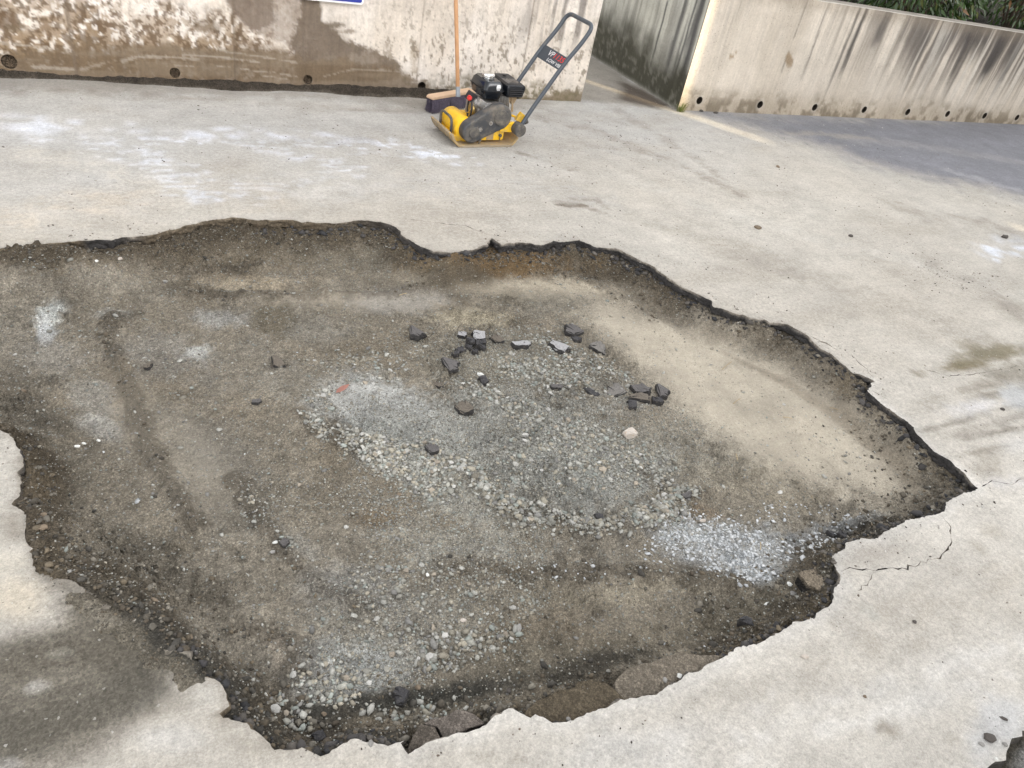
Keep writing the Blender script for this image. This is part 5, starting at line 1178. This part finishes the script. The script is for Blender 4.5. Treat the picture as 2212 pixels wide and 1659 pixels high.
for a in [(1357,945,32,30,50,M_ROCK,'angular pale stone with orange base standing in the gravel',None,.036),(1038,810,12,14,60,M_RWH,'white pebble behind the small black asphalt lump'),
          (167,961,15,8,-12,M_RWH,'largest of three white stones by the left rim'),(180,952,13,7,20,M_RWH,'middle one of three white stones by the left rim'),(212,946,10,8,-10,M_RWH,'outer one of three white stones by the left rim'),
          (214,599,9,7,40,M_RWH,'white oval pebble under the far left bank'),(264,588,14,10,-10,M_ROCK,'pinkish stone under the far left bank'),(50,846,18,13,10,M_RBR,'brown clod-like stone at the left end of the pit'),
          (110,1172,20,14,0,M_RBR,'brown stone upper of two against the left rim'),(110,1204,22,17,0,M_RBR,'round brown stone lower of two against the left rim'),(342,1347,22,8,20,M_RBR,'thin brown stone with pale edge on the near left slope'),(225,1273,14,17,70,M_RBR,'upright brown stone on the near left slope'),
          (595,1174,16,8,-10,M_RWH,'white flat stone beside the dark flat asphalt piece'),(589,1192,14,10,0,M_RGR,'grey round stone below the dark flat asphalt piece'),(1122,1355,13,22,10,M_RGR,'tall smooth light grey pebble near the lower gravel patch'),(1001,1340,16,10,0,M_ROCK,'orange-tinged stone at the top of the lower gravel patch'),
          (923,1243,11,8,30,M_RWH,'white square chip left of the lower gravel patch'),(852,1277,18,12,10,M_RGR,'dark grey stone in the left of the gravel sheet'),(862,1067,14,11,40,M_RBR,'brown pebble left of the gravel crescent'),(1656,1305,12,8,0,M_RWH,'white oval pebble by the damp near bank'),
          (1704,1265,13,9,20,M_RWH,'pale flat stone upper of a pair beside the tan lump'),(1710,1288,12,12,0,M_RGR,'pale block stone lower of a pair beside the tan lump'),(700,1540,14,11,0,M_RBR,'brown stone at the bottom of the pit by the near rim'),(1100,1490,13,12,0,M_RDK,'dark pebble in the trench in front of the brown slab'),
          (905,1478,16,12,0,M_RBR,'brown stone above the cracked black lump'),(1520,1120,18,9,0,M_ROCK,'tan stone where the gravel meets the white chips'),(1490,1118,16,9,0,M_RGR,'grey stone where the gravel meets the white chips'),(415,1420,14,12,0,M_RBR,'brown clod wedged at the tip of the near left slab')]:
    rock(*a)
for a in [(1636,494,12,13,80,M_RBR,'brown mud clod lying on the pale dusty pavement'),(1837,511,9,7,0,M_RDK,'dark pebble on the pavement to the right of the mud clod'),(1680,361,7,6,0,M_RBR,'small brown pebble on the pavement toward the streaked wall'),(1739,1419,19,10,14,M_ROCK,'flat tan stone on the near pavement'),
          (1975,1344,9,7,10,M_RDK,'dark pebble on the near pavement by the tan stone'),(2137,1597,24,18,10,M_RDK,'dark grey stone at the worn near corner of pavement'),(2120,1609,13,8,10,M_RGR,'grey chip beside the dark stone at the worn corner'),(2170,1609,12,9,0,M_RGR,'grey pebble at the very edge of the worn corner'),
          (2152,1640,8,6,0,M_RWH,'white chip in the soil of the worn corner'),(2168,1553,16,7,35,M_RDK,'thin dark stone lying above the worn corner'),(801,1607,13,15,0,M_RGR,'round grey stone on the near rim'),(1515,241,9,5,0,M_RDK,'dark pebble on the ground beside the grass tuft'),(1546,245,10,5,0,M_RDK,'dark pebble at the foot of the streaked wall'),
          (2165,885,9,7,0,M_RDK,'dark pebble on the tide-marked pavement'),(1868,1505,9,6,0,M_RBR,'brown pebble on the near pavement among dust'),(2170,513,13,8,10,M_RDK,'dark clod beside the chalky scuff on pavement')]:
    rock(*a, z0=.0)
for a in [(1436,1470,12,10,0,M_RGR,'grey pebble on the long sandy slab, left of two'),(1468,1462,13,11,0,M_RWH,'white pebble on the long sandy slab, right of two'),(1228,1556,12,11,0,M_RGR,'grey pebble at the end of the broad brown slab')]:
    rock(*a, z0=-.017)
# dry leaf
lp = gp(740, 846, FZ); lz = floor_z(*lp) + .006; bm = bmesh.new(); pts = [(-1, 0), (-.6, .26), (0, .34), (.5, .24), (1, 0), (.5, -.22), (0, -.3), (-.6, -.24)]
ce = bm.verts.new((0, 0, .006)); vv = [bm.verts.new((x * .034, y * .034, .005 * abs(y) * 3 + .004 * x * x)) for x, y in pts]
for k in range(8): bm.faces.new((vv[k], vv[(k + 1) % 8], ce))
bmesh.ops.solidify(bm, geom=bm.faces[:], thickness=.001); M_LEAFR = mat_plain('dry_leaf', (.50, .25, .20), .6, var=.2, scale=40)
lf = finish(bm, 'dry_leaf', M_LEAFR); lf.location = (lp[0], lp[1], lz); lf.rotation_euler = (.1, -.12, wdir(740, 846, -28, FZ)); tag(lf, 'pink dry leaf lying on the pale dust in the pit', 'leaf')

# gravel ---------------------------------------------------------------------
def octa(r):
    v = np.array([(1, 0, 0), (-1, 0, 0), (0, 1, 0), (0, -1, 0), (0, 0, 1), (0, 0, -1), (.62, .62, .55), (-.62, .62, .5), (.62, -.62, .5), (-.62, -.62, .55)], float)
    v *= r.uniform(.75, 1.15, (10, 1)); v[5] *= .5
    t = [(4, 6, 7), (4, 7, 9), (4, 9, 8), (4, 8, 6), (0, 2, 6), (2, 1, 7), (1, 3, 9), (3, 0, 8), (6, 2, 7), (7, 1, 9), (9, 3, 8), (8, 0, 6), (0, 5, 2), (2, 5, 1), (1, 5, 3), (3, 5, 0)]
    return v, np.array(t)
def gravel(name, P, S, C, zf, seed, flat=(.45, .85), label=None, lift=.15, el=(.65, 1.0)):
    r = np.random.default_rng(seed); shapes = [octa(r) for _ in range(14)]; n = len(P); k = r.integers(0, 14, n); z = zf(P)
    sx_ = S * r.uniform(.9, 1.35, n); sy_ = S * r.uniform(*el, n); sz_ = S * r.uniform(*flat, n); a = r.uniform(0, 6.28, n); ca, sa = np.cos(a), np.sin(a)
    Vs = np.array([shapes[j][0] for j in k]) * np.stack([sx_, sy_, sz_], 1)[:, None, :]
    tl = r.normal(0, .3, n); x = Vs[..., 0] * np.cos(tl)[:, None] - Vs[..., 2] * np.sin(tl)[:, None]; zz = Vs[..., 0] * np.sin(tl)[:, None] + Vs[..., 2] * np.cos(tl)[:, None]
    X = x * ca[:, None] - Vs[..., 1] * sa[:, None] + P[:, 0:1]; Y = x * sa[:, None] + Vs[..., 1] * ca[:, None] + P[:, 1:2]; Zz = zz + (z + sz_ * lift)[:, None]
    V = np.stack([X, Y, Zz], -1).reshape(-1, 3); T = (np.array([shapes[0][1]] * n) + (np.arange(n) * 10)[:, None, None]).reshape(-1, 3)
    return fastmesh(name, V, T, M_STONE, np.repeat(C, 10, 0))
def zfl(P): return bil(HGT, gx[0], gy[0], CS, P)
def density(P, A, base):
    w = np.full(len(P), base)
    nn = fbm(P[:, 0] * 5, P[:, 1] * 5, 611, 4) - .5
    for x, y, rx, ry, a, s in A:
        w = np.maximum(w, s * (1 - sst(.45, 1.1, wblob(P, x, y, rx, ry, a) + nn * 1.1)))
    return w
def sample(n, A, base, seed, dmin=.05):
    r = np.random.default_rng(seed); out = np.zeros((0, 2)); lo_, hi_ = RIM.min(0), RIM.max(0)
    for _ in range(40):
        P = r.uniform(lo_, hi_, (n * 2, 2)); d = bil(CD, cgx[0], cgy[0], .03, P); P = P[d > dmin]
        out = np.concatenate([out, P[r.random(len(P)) < density(P, A, base)]])
        if len(out) >= n: break
    return out[:n]
GREY = .93 * np.array([1.0, .995, .955]) * np.array([(.30, .295, .27), (.24, .235, .215), (.36, .355, .335), (.27, .25, .21), (.21, .205, .20), (.33, .30, .25), (.38, .375, .355), (.28, .30, .285), (.17, .155, .13)])
def gcol(n, seed, lo_=.75, hi_=1.2, pal=GREY): r = np.random.default_rng(seed); return pal[r.integers(0, len(pal), n)] * r.uniform(lo_, hi_, n)[:, None]
BIG = [(680,925,70,26,32,.5),(760,960,60,28,35,.7),(830,985,80,34,22,.9),(930,990,90,30,10,.9),(1010,1020,80,36,30,.9),(1060,1080,80,30,35,1),(1150,1120,90,30,14,1),(1260,1140,110,32,6,1),(1370,1125,100,34,-12,1),(1460,1085,70,28,-25,.8),(900,1020,120,50,25,.55),(1150,1000,220,90,10,.28),
       (1180,820,140,36,20,.6),(1260,780,120,30,25,.5),(1050,860,80,28,25,.55),(1120,900,90,36,25,.75),(1300,990,150,60,20,.5),(1200,960,120,70,0,.5),(1400,1000,90,50,30,.35),(700,1490,90,44,10,.5),(740,1450,80,40,0,.4),(1010,1390,110,30,8,.55),(960,1420,70,30,0,.5),(1080,1370,60,24,0,.45),(620,1180,50,22,30,.4),(540,1110,40,18,40,.3),(690,870,50,40,30,.35),(900,1300,260,110,0,.12),(790,800,140,50,0,.12),(620,1540,90,40,40,.25),(860,1540,140,30,0,.2)]
Pb = sample(7500, BIG, .003, 621); rS = np.random.default_rng(622); Sb = np.clip(rS.lognormal(math.log(.0062), .34, len(Pb)), .0035, .0135)
Sb *= 1 + .2 * np.exp(-(seg_dist(Pb, rp[4][0]) / .09) ** 2); Cb = gcol(len(Pb), 623); Cb *= (1 + .32 * np.clip(1.3 - np.minimum(wblob(Pb, 860, 985, 190, 60, 18), wblob(Pb, 700, 1480, 140, 70, 0)), 0, 1))[:, None]
gr1 = stuff(gravel('gravel', Pb, Sb, Cb, zfl, 624)); tag(gr1, 'crescent and drifts of loose grey gravel on the pit floor', 'gravel')
SM = BIG + [(1000,960,330,150,20,.75),(1120,1010,360,140,8,.8),(1150,960,330,210,8,.8),(850,900,190,80,15,.5),(960,1150,240,120,20,.6),(780,1430,150,80,0,.9),(900,1290,330,130,0,.5),(600,1100,200,120,30,.25),(1450,950,140,90,30,.4),(1080,740,260,70,0,.45),(330,900,140,200,0,.1)]
Ps = sample(72000, SM, .10, 631, .02); Ps = Ps[np.random.default_rng(635).random(len(Ps)) > .75 * bil(flat.reshape(GX.shape), gx[0], gy[0], CS, Ps)]; Ss = np.clip(np.random.default_rng(632).lognormal(math.log(.0024), .38, len(Ps)), .0013, .0062)
gr2 = stuff(gravel('grit', Ps, Ss, gcol(len(Ps), 633, .6, 1.25), zfl, 634)); tag(gr2, 'fine grey grit strewn all over the pit floor', 'grit')
WC = [(1540,1170,150,54,14,.75),(1620,1232,60,28,20,.9),(1490,1150,70,36,10,.7),(1660,1200,60,26,0,.6),(1760,1170,100,34,-20,.45),(1560,1180,210,70,14,.35),(1700,1110,150,30,0,.10),(1850,1125,70,16,-20,.15),(1300,1240,250,30,0,.05),(1450,1180,120,60,0,.1)]
Pw = sample(1900, WC, .0002, 641); Sw = np.clip(np.random.default_rng(642).lognormal(math.log(.0056), .32, len(Pw)), .003, .012)
gr3 = stuff(gravel('white_chips', Pw, Sw, gcol(len(Pw), 643, .9, 1.1, np.array([(.47, .485, .50), (.40, .41, .42), (.55, .56, .565), (.30, .295, .28)])), zfl, 644, (.3, .5), lift=-.02)); tag(gr3, 'patch of bright white stone chips near the cracked slab', 'stone chips')
# clods of soil crumbled off the bank
r = np.random.default_rng(651); k = r.integers(0, len(RIM), 9000); tn = r.normal(0, 1, (9000, 2)); Pc = RIM[k] + tn * .05; dd = bil(CD, cgx[0], cgy[0], .03, Pc); Pc = Pc[(dd > .004) & (dd < .22)][:5600]; Pu = r.uniform(SPILL_W.min(0), SPILL_W.max(0), (5000, 2)); Pc = np.concatenate([Pc, Pu[(zfl(Pu) > -.004) & (bil(CD, cgx[0], cgy[0], .03, Pu) < 0) & inside(Pu, SPILL_W)][:1500]]); n_spill = len(Pc)
Pr = []
for W_, w_ in [q for i_, q in enumerate(rp) if i_ not in (4, 5)]:
    for a_, b_ in zip(W_[:-1], W_[1:]):
        m_ = int(np.hypot(*(b_ - a_)) * 110); t_ = r.random((m_, 1)); Pr.append(a_ + (b_ - a_) * t_ + r.normal(0, .022, (m_, 2)))
kn = np.where((RIM[:, 1] < 1.75))[0]; Pn = RIM[r.choice(kn, 6000)] + r.normal(0, .11, (6000, 2)); dn_ = bil(CD, cgx[0], cgy[0], .03, Pn); Pr.append(Pn[(dn_ > .01) & (dn_ < .26)][:2600])
Pc = np.concatenate([Pc] + Pr); Pc = Pc[r.random(len(Pc)) > .93 * bil(flat.reshape(GX.shape), gx[0], gy[0], CS, Pc)]
Sc = np.clip(r.lognormal(math.log(.0042), .5, len(Pc)), .002, .014); Sc[bil(CD, cgx[0], cgy[0], .03, Pc) < .004] *= .42
cl = stuff(gravel('soil_clods', Pc, Sc, gcol(len(Pc), 652, .6, 1.4, np.array([(.085, .068, .048), (.07, .06, .046), (.11, .088, .06), (.055, .05, .042), (.15, .135, .11)])), zfl, 653, (.5, .9))); tag(cl, 'dark soil clods crumbled down the pit banks', 'soil')
# crumbs of the broken asphalt layer lying under the rim
r = np.random.default_rng(655); ka = np.where((RIM[:, 0] > .55) | (RIM[:, 1] < 1.2))[0]; Pa = RIM[r.choice(ka, 2600)] + r.normal(0, .022, (2600, 2)); da = bil(CD, cgx[0], cgy[0], .03, Pa); Pa = Pa[(da > .006) & (da < .07)][:900]
Sa = np.clip(r.lognormal(math.log(.0075), .5, len(Pa)), .003, .020)
ac = stuff(gravel('asphalt_crumbs', Pa, Sa, gcol(len(Pa), 656, .6, 1.5, np.array([(.035, .033, .034), (.05, .046, .044), (.09, .08, .07), (.025, .025, .027)])), zfl, 657, (.5, .95), lift=.05)); tag(ac, 'black asphalt crumbs fallen under the broken pavement rim', 'rubble')
# grit and crumbs on the pavement
r = np.random.default_rng(661); Pp = np.concatenate([np.column_stack([r.uniform(-.8, 6.5, 5000), r.uniform(.1, 5.1, 5000)]), RIM[r.integers(0, len(RIM), 1500)] + r.normal(0, .08, (1500, 2)), np.array([gp(*q) for q in np.column_stack([r.normal(1350, 130, 500), r.normal(310, 28, 500)])]), np.array([gp(*q) for q in np.column_stack([r.normal(2080, 60, 400), r.normal(590, 40, 400)])])])
okp = (fbm(Pp[:, 0] * 1.4, Pp[:, 1] * 1.4, 662, 3) > .40) & (Pp[:, 1] < YL - .05) & ~((Pp[:, 0] > XC) & (Pp[:, 1] > YR - .02)); Pp = Pp[okp]; Pp = Pp[~inside(Pp, RIM[::2])]
near_ = sst(1.0, 3.5, np.hypot(Pp[:, 0], Pp[:, 1])); Sp = np.clip(r.lognormal(math.log(.0016), .5, len(Pp)) * (1 + .6 * near_), .0008, .0065)
pg = stuff(gravel('pavement_grit', Pp, Sp, gcol(len(Pp), 663, .6, 1.3, np.array([(.06, .05, .042), (.10, .08, .06), (.30, .27, .23), (.45, .43, .40), (.14, .11, .085)])), lambda P: from_z(P), 664, (.4, .8))); tag(pg, 'dark and pale grit scattered over the dusty pavement', 'grit')
# the larger pebbles one by one
pm = []
for j in range(8):
    for q, c in enumerate([(.33, .32, .295), (.25, .24, .21), (.42, .41, .385), (.29, .25, .20)]):
        me = rock_mesh('pebble', 900 + j, .68, 1); mt = bpy.data.materials.get('pebble_%d' % q) or mat_plain('pebble_%d' % q, c, .85, var=.18, scale=5, bmp=.3, rnd=.22); me.materials.append(mt); pm.append(me)
Pq = sample(300, BIG, .004, 671); r = np.random.default_rng(672); zq = zfl(Pq)
for j, p in enumerate(Pq):
    o = bpy.data.objects.new('pebble', pm[int(r.integers(0, len(pm)))]); col.objects.link(o); s = float(np.clip(r.lognormal(math.log(.0100), .2), .0075, .0155)); f = r.uniform(.55, .85)
    o.scale = (s * r.uniform(.9, 1.3), s * r.uniform(.7, 1.0), s * f); o.location = (p[0], p[1], zq[j] + s * f * .35); o.rotation_euler = (r.normal(0, .2), r.normal(0, .2), r.uniform(0, 6.28))
    tag(o, 'thumb-sized grey pebble lying loose on the pit floor', 'pebble', 'larger pebbles on the pit floor')
# bits of straw and twig
M_STRAW = mat_plain('straw', (.36, .28, .17), .8, var=.2, rnd=.3)
for j, (x, y, L, a_) in enumerate([(1570,790,34,-38),(1590,870,22,-35),(1800,890,16,20),(1590,990,16,80),(1750,1085,16,85),(1640,1185,18,92),(410,585,24,15),(480,598,12,40),(580,615,14,-10),(870,640,16,-12),(1700,905,14,12)]):
    p = gp(x, y, FZ); s = px_m(x, y, FZ); z = floor_z(*p); w = wdir(x, y, a_, FZ); d = Vector((math.cos(w), math.sin(w), 0)) * L * s * .6; bm = bmesh.new(); bm_tube(bm, [Vector((0, 0, 0)) - d, Vector((.002, .002, .002)), d + Vector((0, 0, .002))], .0015, 5)
    o = finish(bm, 'straw', M_STRAW); o.location = (p[0], p[1], z + .006); tag(o, 'thin dry straw stalk lying on the pit floor', 'straw', 'straw stalks in the pit')
